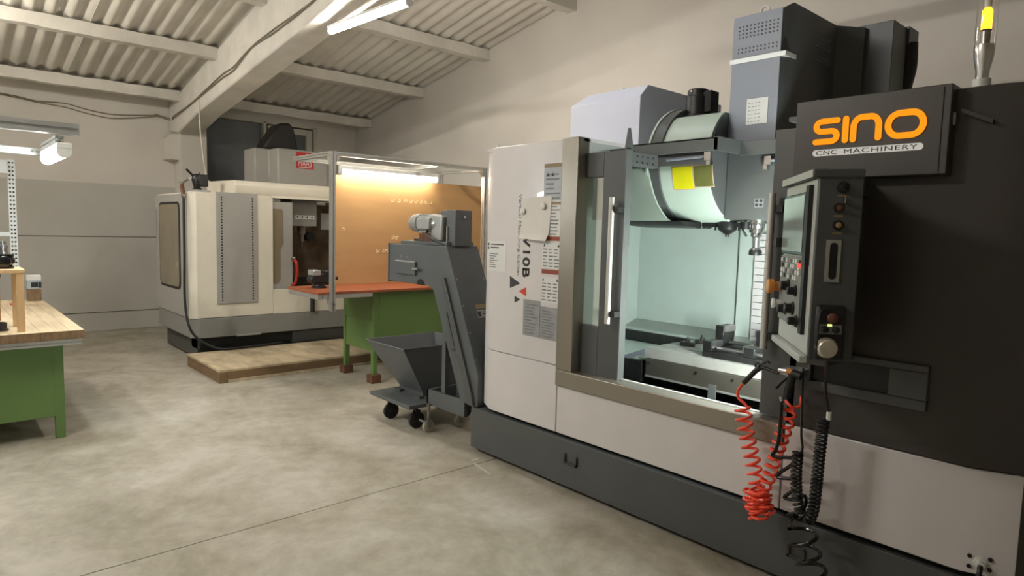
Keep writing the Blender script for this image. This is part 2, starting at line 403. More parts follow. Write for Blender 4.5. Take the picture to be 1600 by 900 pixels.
# ================================================================== LAMPS
def tube_lamp(name, p0, p1, label, tube_mat, group=None, w=.07, clear_end=0., bare=False):
    p0 = Vector(p0); p1 = Vector(p1); d = (p1-p0).normalized(); L = (p1-p0).length
    s = d.cross(Vector((0, 0, 1))).normalized()
    t = thing(name, (p0+p1)/2, label, 'lamp', group)
    up = Vector((0, 0, 1))
    if bare:
        MB().obox(p0-s*.034+up*.022, d*L, s*.068, up*.022).build('housing', 'plastic_white', t)
        MB().cyl(p0+d*.02, p1-d*.02, .030, n=20).build('diffuser', tube_mat, t)
        for e in (p0, p1-d*.02): MB().cyl(e, e+d*.02, .033, n=20).build('end_cap', 'plastic_white', t)
        return t
    MB().obox(p0-s*w/2+up*.012, d*L, s*w, up*.04).build('housing', 'plastic_white', t, bevel=.006)
    q = p0+d*.02; n = 12; vs = []; fs = []
    Lt = L-.04-clear_end
    prof = [(-.5, .012), (-.5, -.012), (-.36, -.034), (0, -.044), (.36, -.034), (.5, -.012), (.5, .012)]
    MB().gprism([q+s*(a*w*.9)+up*b for a, b in prof], d*Lt).build('diffuser', tube_mat, t)
    for e in (p0, p1-d*.018):
        MB().gprism([e+s*(a*w)+up*(b*1.08) for a, b in prof]+[], d*.018).build('end_cap', 'plastic_white', t)
    if clear_end:
        MB().gprism([q+d*Lt+s*(a*w*.9)+up*b for a, b in prof], d*clear_end).build('clear_end', 'lamp_cover', t)
    return t
lt = tube_lamp('ceiling_lamp', onY(516, 49, 2.98), onY(640, 3, 2.98), 'long warm tube lamp glowing below the concrete rafter', 'tube_warm', bare=True)
for x, y in ((516, 49), (640, 3)):
    q = onY(x, y, 2.98)+Vector((.12 if x == 516 else -.12, 0, .045)); MB().tube([q, (q.x, 2.98, rb(q.x)+.005)], .004, 6).build('hanger', 'steel', lt)
# unseen tubes: cold one inferred from lit machine top, two added as fill light
tube_lamp('ceiling_lamp', (-3.5, 3.06, 3.55), (-2.05, 3.06, 3.55), 'cold white tube lamp above the big machining center', 'tube_cold', bare=True)
tube_lamp('ceiling_lamp', (-8.9, -.25, 3.40), (-7.4, -.25, 3.60), 'added unseen tube lamp over the far end of the oak bench', 'tube_fill_far', bare=True)
tube_lamp('ceiling_lamp', (-4.3, -1.1, 3.80), (-2.8, -1.1, 3.80), 'added unseen tube lamp over the aisle in front of the oak bench', 'tube_fill_aisle', bare=True)

# ================================================================== BIG MACHINING CENTRE
YF = 2.87
hxr = -1.758
mc = thing('machining_center', (-1.95, 4.0, 0), 'large white and charcoal machining center with open door and glowing orange sign', 'machine')
RX = -.44
MB().prism([(-3.60, 2.885), (-.62, 2.885), (RX-.02, 2.95), (RX-.02, 5.15), (-3.60, 5.15)], 'z', .03, .322).build('base', 'machine_dark', mc, bevel=.004)
MB().prism([(-3.45, 2.93), (-.60, 2.93), (RX-.04, 2.98), (RX-.04, 5.1), (-3.45, 5.1)], 'z', .322, .37).build('base_gap', 'shadow_gap', mc)
for x in (-3.4, -2.4, -1.2, -.6):
    for y in (3.0, 5.0): MB().cyl((x, y, 0), (x, y, .035), .05, n=14).build('leveling_foot', 'steel_dark', mc)
# lifting bracket mouths on the base
for a in ((883, 708, 902, 730), (1232, 850, 1258, 878)):
    p = onY(a[0], a[1], 2.885); q = onY(a[2], a[3], 2.885); x0, x1, z0, z1 = p.x, q.x, q.z, p.z
    mb = MB().box(x0, x0+.010, 2.872, 2.886, z0, z1).box(x1-.010, x1, 2.872, 2.886, z0, z1).box(x0, x1, 2.872, 2.886, z0, z0+.012)
    mb.build('lifting_bracket', 'machine_black', mc)
# enclosure sheets
def sheet(name, plan, z0, z1, mt, par=mc, bev=.004): return MB().prism(plan, 'z', z0, z1).build(name, mt, par, bevel=bev)
LP = [(-3.54, 2.95), (-3.38, YF), (-2.742, YF), (-2.742, YF+.03), (-3.37, YF+.03), (-3.50, 2.965)]
sheet('lower_left_panel', LP, .356, .772, 'machine_white'); lp = sheet('upper_left_panel', LP, .776, 2.152, 'machine_white')
sheet('lower_front_panel', [(-2.736, YF), (-1.308, YF), (-1.308, YF+.03), (-2.736, YF+.03)], .356, .654, 'machine_white')
RP = [(-1.302, YF), (-.60, YF), (RX, 2.93), (RX-.02, 2.95), (-.61, YF+.03), (-1.302, YF+.03)]
lr = sheet('lower_right_panel', RP, .356, .757, 'machine_white')
MB().box(-3.54, -3.50, 2.95, 4.9, .356, 2.152).build('left_side_panel', 'machine_white', mc, bevel=.004)
MB().box(RX-.03, RX, 2.93, 4.9, .356, 2.165).build('right_side_panel', 'machine_dark', mc, bevel=.004)
MB().box(-3.5, -2.61, 2.90, 3.60, 2.135, 2.155).build('left_roof', 'machine_white', mc)
MB().box(-3.5, -2.76, 3.60, 4.88, 2.135, 2.155).build('cabin_light_block', 'machine_white', mc)  # unseen plate added to stop work lamp light escaping upward
MB().box(hxr, -1.43, 3.575, 4.88, 2.135, 2.149).build('cabin_light_block', 'machine_dark', mc)  # second added plate, blocks work lamp light right of the head
MB().box(-1.43, RX-.03, 2.99, 4.9, 2.135, 2.155).build('right_roof', 'machine_dark', mc)
MB().box(-3.5, RX-.03, 4.88, 4.92, .356, 2.15).build('rear_panel', 'machine_white', mc)
MB().box(-1.36, -1.33, 2.99, 4.4, .40, 2.13).build('cabinet_wall', 'machine_inside', mc)
for p in ((781, 232), (1197, 12)): pass
p = onY(779, 228, 3.0); MB().lathe((p.x, 3.0, 2.152), (0, 0, 1), [(0, .008), (.035, .008), (.045, .003)], 10).build('roof_pin', 'plastic_white', mc)
# cable gland at the right foot of the white panel
p = onZ(1536, 884, .40); g0 = Vector((-.545, 2.893, .405))
gl = MB().lathe(g0, (.35, -1, 0), [(0, .022), (.012, .022), (.014, .014), (.035, .013)], 14).build('cable_gland', 'plastic_white', mc)
for dx, dz in ((-.03, .02), (.03, .02), (-.03, -.02), (.03, -.02)): MB().lathe(g0+Vector((dx, dx*.36, dz)), (.35, -1, 0), [(-.004, .008), (.008, .008)], 8).build('screw', 'steel_dark', gl)
MB().tube(smooth([g0+Vector((.01, -.03, 0)), g0+Vector((.012, -.05, -.03)), g0+Vector((0, -.05, -.12)), g0+Vector((-.01, -.03, -.22)), g0+Vector((-.02, -.06, -.385))], 6), .009, 8).build('power_cord', 'black', gl)
# stainless frame round the door opening
fr = MB().box(-2.742, -2.61, 2.852, 2.95, .757, 2.158).build('door_frame', 'stainless', mc, bevel=.006)
MB().box(-2.742, -1.306, 2.852, 2.965, .656, .757).build('door_sill', 'stainless', fr, bevel=.006)
MB().box(-2.60, -1.310, 2.947, 2.963, .757, .7635).build('sill_strip', 'zinc_white', fr)
# --- doors
def door(name, stiles, top, bot, glassbox):
    d = MB()
    for b in stiles: d.box(b[0], b[1], 2.925, 2.975, bot, top)
    return d
ld = MB().box(-2.474, -2.315, 2.925, 2.972, .752, 2.066).box(-2.90, -2.474, 2.925, 2.972, 1.922, 2.066).box(-2.90, -2.474, 2.925, 2.972, .752, 1.046).box(-2.90, -2.74, 2.925, 2.972, 1.046, 1.922).build('sliding_door', 'machine_dark', mc, bevel=.003)
lab(ld, 'charcoal sliding door pushed open to the left')
MB().box(-2.74, -2.474, 2.944, 2.950, 1.046, 1.922).build('door_window', 'door_glass', ld)
MB().box(-2.318, -2.311, 2.921, 2.976, .752, 2.07).build('edge_strip', 'head_grey', ld)
MB().box(-2.36, -2.312, 2.976, 3.22, 1.985, 2.062).build('door_carriage', 'machine_dark', ld, bevel=.003)
mb = MB()
for i in range(4):
    for k in range(2): mb.cyl((-2.3118, 3.02+i*.05, 2.005+k*.034), (-2.3095, 3.02+i*.05, 2.005+k*.034), .006, n=8)
stuff(mb.build('carriage_holes', 'black', ld))
MB().prism([(2.93, 2.066), (3.0, 2.066), (2.965, 2.19), (2.955, 2.19)], 'x', -2.335, -2.322).build('door_stop', 'machine_dark', ld)
def handle(x, par):
    h = MB().cyl((x, 2.872, 1.084), (x, 2.872, 1.80), .0165, n=18).build('door_handle', 'satin', par)
    for z in (1.14, 1.73): MB().box(x-.012, x+.05, 2.872, 2.926, z-.016, z+.016).build('handle_bracket', 'black', h)
handle(-2.363, ld)
rd = MB().box(-1.456, -1.03, 2.925, 2.972, .765, 2.092).build('sliding_door', 'machine_dark', mc, bevel=.003)
lab(rd, 'charcoal sliding door pushed open to the right')
handle(-1.428, rd)
# --- inside of the cabin
ins = MB().box(-3.32, -3.29, 2.98, 4.40, .42, 2.13).build('cabin_side_wall', 'machine_inside', mc)
MB().box(-3.30, -1.33, 4.38, 4.41, .42, 2.13).build('cabin_back_wall', 'machine_inside', mc)
bx0 = onY(1156, 400, 4.34).x
MB().box(bx0, -1.33, 4.33, 4.36, .42, 2.10).build('cabin_back_panel', 'machine_inside', mc)
MB().box(-3.30, -1.33, 2.98, 4.40, .40, .44).build('chip_floor', 'machine_black', mc)
MB().box(-3.30, -1.33, 3.0, 3.02, .44, .70).build('chip_wall', 'machine_dark', mc)
MB().prism([(4.15, .80), (4.38, .86), (4.38, .90), (4.15, .83)], 'x', -3.29, -1.6).build('drip_plate', 'steel_plate', mc)
# way cover slats at the column foot
sx0 = onY(1181, 400, 4.30).x
ws = None
for i in range(16):
    z = .86+i*.048
    MB().box(sx0, -1.6, 4.285-(i % 2)*.004, 4.325, z, z+.043).build('way_cover_slat', 'machine_white', mc)
# table
tb = MB()
tx0, tx1, ty0, ty1, tz = -2.60, -1.50, 3.575, 4.13, .84
ns = 5; wd = (ty1-ty0)/ns
tb.box(tx0, tx1, ty0, ty1, .775, .815)
e = ty0
for i in range(ns):
    c = ty0+wd*(i+.5); tb.box(tx0, tx1, e, c-.009, .815, tz); e = c+.009
tb.box(tx0, tx1, e, ty1, .815, tz)
tab = MB(); tab.v, tab.f = tb.v, tb.f
table = tab.build('work_table', 'table_steel', mc)
MB().box(tx0+.015, tx1, ty0-.012, ty0+.02, .655, .772).build('table_apron', 'apron_steel', table, bevel=.003)
MB().box(tx0+.015, tx1, ty0-.018, ty0-.008, .648, .66).build('apron_lip', 'steel_plate', table)
mb = MB()
for x in (-2.56, -2.2, -1.95, -1.62):
    mb.cyl((x, ty0-.013, .74), (x, ty0-.018, .74), .009, n=8)
stuff(mb.build('apron_screws', 'steel_dark', table))
MB().prism([(-2.60, .83), (-2.60, .80), (-2.83, .70), (-2.86, .725)], 'y', ty0-.005, ty0+.012).build('table_wing', 'machine_grey', table)
MB().prism([(-3.26, .735), (-2.60, .735), (-2.60, .76), (-3.26, .76)], 'y', 3.60, 4.12).build('way_cover', 'machine_inside', mc)
MB().box(-3.26, -2.62, 3.56, 3.60, .60, .745).build('way_cover_front', 'steel_dark', mc)
MB().box(-3.28, -2.45, 4.13, 4.16, .70, .84).build('rear_gutter', 'steel_dark', mc)
MB().box(-3.28, -2.45, 4.16, 4.36, .83, .85).build('rear_ledge', 'machine_inside', mc)
p = onY(1113, 613, 3.06)
MB().box(-3.28, -1.37, 3.44, 3.46, .44, .625).build('trough_wall', 'machine_dark', mc)
p = onY(1113, 613, 3.44); lt = MB().box(p.x-.024, p.x+.024, 3.43, 3.44, .46, p.z+.045).build('level_tab', 'head_grey', mc)
# --- top beams
bm1 = MB().box(-2.75, -1.974, 3.30, 3.33, 2.078, 2.152).box(-2.75, -1.974, 3.30, 4.30, 2.140, 2.152).build('roof_beam', 'head_grey', mc, bevel=.003)
MB().box(-2.00, -1.972, 3.30, 3.56, 2.078, 2.153).build('beam_end', 'head_grey', bm1)
bm2 = MB().box(-1.985, -1.43, 3.54, 3.57, 2.07, 2.149).build('roof_beam', 'head_grey', mc, bevel=.003)
MB().box(-2.75, -2.06, 3.34, 3.36, 2.012, 2.08).build('beam_skirt', 'machine_dark', mc)
def strut(x0, x1, y, z, par):
    s = MB().cyl((x0, y, z), (x1, y, z+.006), .009, n=10).build('air_strut', 'machine_grey', par)
    e = x1 if x1 > x0 else x1
    d = 1 if x1 > x0 else -1
    MB().box(min(e, e+d*.04), max(e, e+d*.04), y-.012, y+.012, z-.018, z+.03).build('strut_bracket', 'chrome', s)
    MB().box(e+d*.03-.012, e+d*.03+.012, y-.016, y+.016, z-.045, z-.02).build('strut_foot', 'chrome', s)
strut(-2.33, -2.07, 3.33, 2.045, bm1)
strut(-1.60, -1.80, 3.585, 2.03, bm2)
# --- tool changer drum (axis along the machine) with cover plate and rim
dc, dr = (3.76, 2.04), .362
def arc(r, a0, a1, n=40): return [(dc[0]+r*math.cos(math.radians(a0+(a1-a0)*i/n)), dc[1]+r*math.sin(math.radians(a0+(a1-a0)*i/n))) for i in range(n+1)]
def clip(a, z): return [(y, min(q, z)) for y, q in a]
drum = MB().prism(clip(arc(dr, 0, 360, 64)[:-1], 2.335), 'x', -2.425, -2.095).build('tool_drum_cover', 'machine_green', mc, angle=25)
rimv = MB()
o_ = arc(dr+.014, 0, 360, 64)[:-1]; n_ = len(o_)
rimv.prism(o_, 'x', -2.505, -2.425).build('drum_rim', 'head_grey', drum, angle=25)
MB().prism(arc(dr+.022, 0, 360, 64)[:-1], 'x', -2.52, -2.505).build('drum_flange', 'machine_green', drum, angle=25)
MB().prism(clip(arc(dr-.012, 0, 360, 64)[:-1], 2.325), 'x', -2.095, -2.087).build('drum_end', 'machine_dark', drum, angle=25)
MB().prism([(3.40, 1.685), (4.0, 1.685), (4.0, 2.012), (3.40, 2.012)], 'x', -2.95, -2.53).build('drum_side_box', 'machine_green', drum)
cut = [onY(x, y, 3.385) for x, y in ((1013, 263), (1015, 282), (1020, 302), (1026, 318), (1033, 330), (1041, 341), (1047, 346), (1064, 348))]
MB().gprism([(-2.95, 3.385, 1.685), (-2.95, 3.385, 2.012)]+[(p.x, 3.385, max(1.685, p.z)) for p in cut], (0, .014, 0)).build('drum_cover_plate', 'machine_green', drum)
MB().prism([(3.46, 1.685), (3.95, 1.685), (3.80, 1.645), (3.50, 1.66)], 'x', -2.80, -2.30).build('drum_underside', 'black', drum)
MB().prism([(3.92, 2.36), (4.25, 2.44), (4.30, 2.15), (3.95, 2.15)], 'x', -2.44, -2.09).build('drum_rear_hood', 'machine_dark', drum)
# films stuck to the drum
def film(px0, px1, mt, lift):
    mb = MB(); 
    a0 = math.degrees(math.asin(max(-1, min(1, (onX(px0, 262, -2.3).z-dc[1])/dr))))
    xa = px0; vs = []; 
    return mb
def drum_patch(x0, x1, z0, z1, r, mt, name, par):
    def ang(z): return math.pi-math.asin((z-dc[1])/dr)
    a0, a1 = ang(z1), ang(z0); n = 8; vs = []; fs = []
    for i in range(n+1):
        a = a0+(a1-a0)*i/n
        for x in (x0, x1):
            for rr in (dr+.001, r): vs.append((x, dc[0]+rr*math.cos(a), dc[1]+rr*math.sin(a)))
    for i in range(n):
        b = i*4; c = b+4
        fs += [(b+1, b+3, c+3, c+1), (b, c, c+2, b+2), (b, b+1, c+1, c), (b+2, c+2, c+3, b+3)]
    fs += [(0, 2, 3, 1), (n*4, n*4+1, n*4+3, n*4+2)]
    return MB().add(vs, fs).build(name, mt, par)
def drx(px, py):          # pixel on drum front
    return onY(px, py, dc[0]-dr+.01)
a = drx(1052, 262); b = drx(1081, 294)
drum_patch(a.x-.006, b.x+.006, b.z-.006, a.z+.006, dr+.0015, 'film_border', 'film_border', drum)
drum_patch(a.x, b.x, b.z, a.z, dr+.003, 'yellow_film', 'warning_film', drum)
a = drx(1085, 260); b = drx(1112, 290)
drum_patch(a.x-.006, b.x+.006, b.z-.006, a.z+.006, dr+.0015, 'film_border', 'film_border', drum)
drum_patch(a.x, b.x, b.z, a.z, dr+.003, 'olive_film', 'warning_film', drum)
# black motor on top of the drum
mo = (-2.385, 3.72)
mot = MB().lathe((mo[0], mo[1], 2.35), (0, 0, 1), [(0, .090), (.012, .090), (.018, .076), (.13, .074), (.136, .066), (.172, .066), (.180, .056)], 28).build('drum_motor', 'black', mc)
MB().box(mo[0]-.11, mo[0]+.13, mo[1]-.10, mo[1]+.12, 2.335, 2.352).build('motor_plate', 'black', mot)
MB().box(mo[0]+.045, mo[0]+.115, mo[1]-.03, mo[1]+.06, 2.375, 2.51).build('terminal_box', 'black_gloss', mot, bevel=.006)
mb = MB()
for q in (-1.7, -.2, 1.2, 2.6): mb.lathe((mo[0]+.064*math.cos(q), mo[1]+.064*math.sin(q), 2.512), (math.cos(q), math.sin(q), 0), [(0, .006), (.006, .006)], 8)
stuff(mb.build('motor_screws', 'chrome', mot))
# --- magazine cover box behind
wx0, wx1, wy0, wy1, wz = -3.385, -2.752, 3.60, 4.62, 2.61
mg = MB().gprism([(wx0, wy0, 2.15), (wx1, wy0, 2.15), (wx1, wy0, 2.52), (wx1, wy0+.08, wz), (wx1, wy1, wz), (wx1, wy1, 2.15)], (0, 0, 0))
mg = MB()
A = [(wx0, wy0), (wx1, wy0), (wx1, wy1), (wx0, wy1)]
z1 = 2.525
B = [(wx0+.10, wy0+.085), (wx1, wy0+.085), (wx1, wy1), (wx0+.10, wy1)]
mg.add([(x, y, 2.155) for x, y in A]+[(x, y, z1) for x, y in A]+[(x, y, wz) for x, y in B],
       [(3, 2, 1, 0), (0, 1, 5, 4), (1, 2, 6, 5), (2, 3, 7, 6), (3, 0, 4, 7), (4, 5, 9, 8), (5, 6, 10, 9), (6, 7, 11, 10), (7, 4, 8, 11), (8, 9, 10, 11)])
mgo = mg.build('magazine_cover', 'magazine_white', mc, bevel=.004)
MB().lathe((-3.0, 3.72, wz), (0, 0, 1), [(0, .012), (.018, .012), (.024, .005)], 10).build('cover_pin', 'plastic_white', mgo)
MB().lathe((-3.30, 3.62, 2.155), (0, 0, 1), [(0, .01), (.02, .01)], 8).build('roof_pin', 'steel_dark', mc)
# --- spindle head and column
hx0, hx1, hy = -2.085, -1.762, 3.60
hd = MB().box(hx0, hx1+.0, hy, 4.25, 1.70, 2.14).build('spindle_head', 'head_grey', mc, bevel=.004)
lq = onY(1186, 317, hy)
lb_ = MB().box(lq.x-.028, lq.x+.028, hy-.003, hy, lq.z-.026, lq.z+.026).build('head_label', 'label_grey', hd)
mb = MB()
for dx in (-.013, .013):
    for dz in (-.012, .012): mb.box(lq.x+dx-.009, lq.x+dx+.009, hy-.0045, hy-.003, lq.z+dz-.008, lq.z+dz+.008)
stuff(mb.build('label_print', 'print_ink', lb_))
sp = onY(1183, 345, 3.80)
spn = MB().lathe((sp.x, 3.80, 1.70), (0, 0, -1), [(0, .075), (.02, .075), (.025, .06), (.05, .056), (.055, .045), (.075, .045)], 28).build('spindle_nose', 'chrome', hd)
for dx in (-.062, .062): MB().tube(smooth([(sp.x+dx, 3.76, 1.69), (sp.x+dx*1.1, 3.75, 1.65), (sp.x+dx*.62, 3.755, 1.60)], 5), .008, 8).build('coolant_nozzle', 'chrome', hd)
th = MB().lathe((sp.x, 3.80, 1.625), (0, 0, -1), [(0, .03), (.02, .034), (.03, .024), (.05, .022), (.09, .020), (.095, .028), (.105, .030)], 20).build('tool_holder', 'steel', hd)
MB().lathe((sp.x, 3.80, 1.52), (0, 0, -1), [(0, .036), (.012, .040), (.03, .040), (.034, .03)], 12).build('milling_cutter', 'steel_dark', th)
# tool changer arm
ax = onY(1137, 350, 3.72)
arm = MB().box(ax.x-.20, ax.x+.13, 3.70, 3.745, 1.655, 1.685).build('changer_arm', 'steel_dark', mc, bevel=.006)
MB().lathe((ax.x, 3.72, 1.695), (0, 0, -1), [(0, .05), (.02, .06), (.055, .058), (.075, .03), (.085, .012), (.10, .01)], 20).build('arm_hub', 'black', arm)
for dx in (-.19, .12):
    MB().lathe((ax.x+dx, 3.72, 1.69), (0, 0, -1), [(0, .03), (.045, .03)], 14).build('arm_gripper', 'black', arm)
mb = MB()
for dx in (-.08, -.05, .05, .08): mb.cyl((ax.x+dx, 3.715, 1.656), (ax.x+dx, 3.715, 1.635), .007, n=8)
stuff(mb.build('arm_bolts', 'steel_dark', arm))
# column cover above the roof
cz = 2.905
cvr = MB().gprism([(hx0, hy, 2.14), (hx1-.01, hy, 2.14), (hx1, hy+.01, 2.14)], (0, 0, 0))
plan = [(hx0, hy), (hx1-.03, hy), (hx1, hy+.06), (hx1, 4.24), (-1.64, 4.36), (-1.64, 4.9), (hx0, 4.9)]
cv = MB(); n = len(plan)
zt = [2.875, 2.875, 2.912, 2.915, 2.905, 2.905, 2.905]
cv.add([(x, y, 2.14) for x, y in plan]+[(p[0], p[1], z) for p, z in zip(plan, zt)], [tuple(range(n))[::-1]]+[tuple(range(n, 2*n))]+[(i, (i+1) % n, n+(i+1) % n, n+i) for i in range(n)])
cvo = cv.build('column_cover', 'machine_dark', mc)
MB().box(hx0-.002, hx1-.03, hy-.006, hy, 2.15, 2.878).build('column_front', 'machine_grey', cvo, bevel=.002)
bz = onY(1190, 90, hy).z
MB().box(hx0-.012, hx1-.03, hy-.012, hy-.005, bz-.013, bz+.013).box(hx1-.03, hx1+.003, hy-.012, hy+.12, bz-.013, bz+.013).build('column_band', 'zinc_white', cvo)
p0, p1 = onY(1168, 157, hy), onY(1199, 192, hy)
nl = MB().box(p0.x, p1.x, hy-.0075, hy-.006, p1.z, p0.z+.005).build('name_plate', 'label_white', cvo)
MB().box(p0.x-.003, p1.x+.003, hy-.0068, hy-.006, p1.z-.003, p0.z+.008).build('plate_edge', 'print_pale', nl)
rr = random.Random(3); mb = MB()
for i in range(6):
    for k in range(4):
        x = p0.x+.012+k*.020; z = p1.z+.014+i*.021
        mb.box(x, x+rr.uniform(.006, .015), hy-.0082, hy-.0075, z, z+.004)
stuff(mb.build('plate_print', 'print_pale', nl))
# perforations: 11 x 4 above, 11 x 2 below the gap, and the side louvres
c0, c1, c2 = onY(1157, 44, hy), onY(1217, 30, hy), onY(1155, 61, hy)
mb = MB(); stepx = (c1.x-c0.x)/10; zrow = (c0.z-c2.z)/3
for i in range(11):
    for k in (0, 1, 2, 3): mb.cyl((c0.x+i*stepx, hy-.008, c0.z-k*zrow), (c0.x+i*stepx, hy-.005, c0.z-k*zrow), .0048, n=8)
d0 = onY(1154.5, 78.5, hy).z
for i in range(11):
    for k in (0, 1): mb.cyl((c0.x+i*stepx, hy-.008, d0-k*zrow), (c0.x+i*stepx, hy-.005, d0-k*zrow), .0048, n=8)
stuff(mb.build('vent_holes', 'black', cvo))
mb = MB()
for r_, (x, y) in enumerate(((1286, 59), (1282, 62), (1277, 65), (1276, 70), (1275, 87), (1274, 92))):
    q = onX(x, y, hx1)
    for i in range(9 if r_ > 1 else 6): mb.box(hx1, hx1+.002, q.y+i*.022, q.y+i*.022+.010, q.z-.005, q.z+.005)
stuff(mb.build('side_louvres', 'machine_grey', cvo))
MB().lathe((0, 0, 0), (0, 0, 1), [(0, .001), (.001, .001)], 4)
q = onY(1196, 18, 3.72)
eb = MB(); ring = [(q.x+.026*math.cos(t*math.pi/10), 3.72, 2.925+.026*math.sin(t*math.pi/10)) for t in range(21)]
eb.tube(ring, .006, 8).cyl((q.x, 3.72, 2.87), (q.x, 3.72, 2.905), .008, n=8).build('eye_bolt', 'plastic_white', cvo)
# box at the back of the column and the dark bellows
MB().prism([(-1.72, 4.40), (-1.49, 4.40), (-1.49, 4.63), (-1.72, 4.63)], 'z', 2.14, 2.93).build('column_box', 'machine_dark', cvo, bevel=.004)
MB().box(-1.60, -1.475, 4.63, 4.80, 2.83, 2.94).build('column_cap', 'machine_dark', cvo, bevel=.004)
MB().tube(smooth([(-1.50, 4.70, 2.85), (-1.50, 4.71, 2.7), (-1.52, 4.69, 2.5), (-1.50, 4.70, 2.15)], 8), .055, 12).build('cable_bellows', 'rubber', cvo)

# --- dark right cabinet front
dk = MB().prism(RP, 'z', .761, 2.168).build('dark_front_panel', 'machine_black', mc, bevel=.004)
MB().box(-1.302, -1.27, YF+.0, YF+.03, .761, 2.168).build('panel_edge', 'machine_dark', dk)
# raised lower console with pocket
ca, cb = onY(1340, 560, YF-.02), onY(1452, 575, YF-.02); cc = onY(1452, 646, YF-.02)
x0, x1 = onY(1262, 590, YF-.02).x, cb.x; zt, zb = cb.z+.005, cc.z
px0, px1 = onY(1266, 590, YF-.02).x, onY(1388, 600, YF-.02).x; pz1, pz0 = zt-.028, onY(1388, 617, YF-.02).z
con = MB().box(x0, x1, YF-.022, YF, pz1, zt).box(x0, x1, YF-.022, YF, zb, pz0).box(px1, x1, YF-.022, YF, pz0, pz1).box(x0, px0, YF-.022, YF, pz0, pz1).build('console_frame', 'machine_dark', dk, bevel=.004)
MB().box(px0, px1, YF-.004, YF-.001, pz0, pz1).build('console_pocket', 'black', con)
# sign box
sx0, sx1, sz0, sz1, sy = -1.307, -.735, 1.849, 2.177, 2.80
sg = MB().box(sx0, sx1, sy, YF+.08, sz0, sz1).build('sign_box', 'machine_black', mc, bevel=.004)
MB().box(sx1-.028, sx1-.024, sy-.001, sy, sz0+.01, sz1-.01).build('sign_seam', 'shadow_gap', sg)
MB().box(sx1, sx1+.008, sy+.03, sy+.055, 2.03, 2.075).build('sign_hinge', 'steel', sg)
MB().lathe((sx0+.07, sy+.04, sz1), (0, 0, 1), [(0, .005), (.008, .005)], 8).build('sign_screw', 'plastic_white', sg)
MB().lathe((sx0+.38, sy+.04, sz1), (0, 0, 1), [(0, .005), (.008, .005)], 8).build('sign_screw', 'steel_dark', sg)
# a slim latch lever on the dark panel right of the sign
MB().obox((-.715, YF-.03, 2.075), (.10, 0, -.05), (0, .03, 0), (0, 0, .016)).build('latch_lever', 'black', dk)
# letters s i n o : rounded strokes
L0 = onY(1270, 224, sy); LW = onY(1447, 195, sy).x-L0.x
zlo = onY(1275, 226, sy).z+.004; zhi = onY(1300, 187, sy).z+.002; LH = zhi-zlo
def stroke(name, pts, closed=False, r=.0122):
    P = [Vector((L0.x+u*LW, sy-.006, zlo+v*LH)) for u, v in pts]
    if closed: P = P+[P[0], P[1]]
    mb = MB(); mb.tube(P, r, 10)
    if not closed:
        for p, q in ((P[0], P[1]), (P[-1], P[-2])):
            d = (p-q).normalized(); mb.lathe(p, d, [(0, r), (r*.5, r*.87), (r*.85, r*.5), (r, r*.05)], 10)
    for v in mb.v: v.y = (sy-.004)+(v.y-(sy-.006))*.6
    return mb.build(name, 'sign_orange', sg)
def corner(cx, cy, rx, ry, a0, a1, n=8): return [(cx+rx*math.cos(math.radians(a0+(a1-a0)*i/n)), cy+ry*math.sin(math.radians(a0+(a1-a0)*i/n))) for i in range(n+1)]
ry = .22; s_ = [(.232, .93)]+corner(.085, .71, .055, ry, 90, 270)+corner(.178, .27, .055, ry, 90, -90)+[(.03, .05)]
stroke('sign_letter', s_)
stroke('sign_letter', [(.312, .95), (.312, .05)])
n_ = [(.385, .05), (.385, .55)]+corner(.455, .55, .07, .40, 180, 90)+corner(.54, .55, .07, .40, 90, 0)+[(.61, .55), (.61, .05)]
stroke('sign_letter', n_)
o_ = corner(.785, .5, .095, .45, 90, 270, 14)+corner(.885, .5, .095, .45, -90, 90, 14)
stroke('sign_letter', o_, True)
# name bar below the letters
b0, b1 = onY(1270, 240, sy), onY(1443, 228, sy); bh = onY(1356, 229, sy).z-onY(1356, 239.5, sy).z
bzc = onY(1356, 234.2, sy).z; rr_ = bh/2
pl = [(b0.x+rr_+rr_*math.cos(t), bzc+rr_*math.sin(t)) for t in [math.pi/2+math.pi*i/10 for i in range(11)]]+[(b1.x-rr_+rr_*math.cos(t), bzc+rr_*math.sin(t)) for t in [-math.pi/2+math.pi*i/10 for i in range(11)]]
bar = MB().prism(pl, 'y', sy-.004, sy).build('name_bar', 'plate_glow', sg)
text('name_lettering', 'CNC', (b0.x+.016, sy-.004, bzc-bh*.34), (1, 0, 0), (0, 0, 1), .084, bh*.68, 'print_ink', bar, .0015, 1.1)
text('name_lettering', 'MACHINERY', (b0.x+.128, sy-.004, bzc-bh*.34), (1, 0, 0), (0, 0, 1), b1.x-b0.x-.146, bh*.68, 'print_ink', bar, .0015, 1.1)
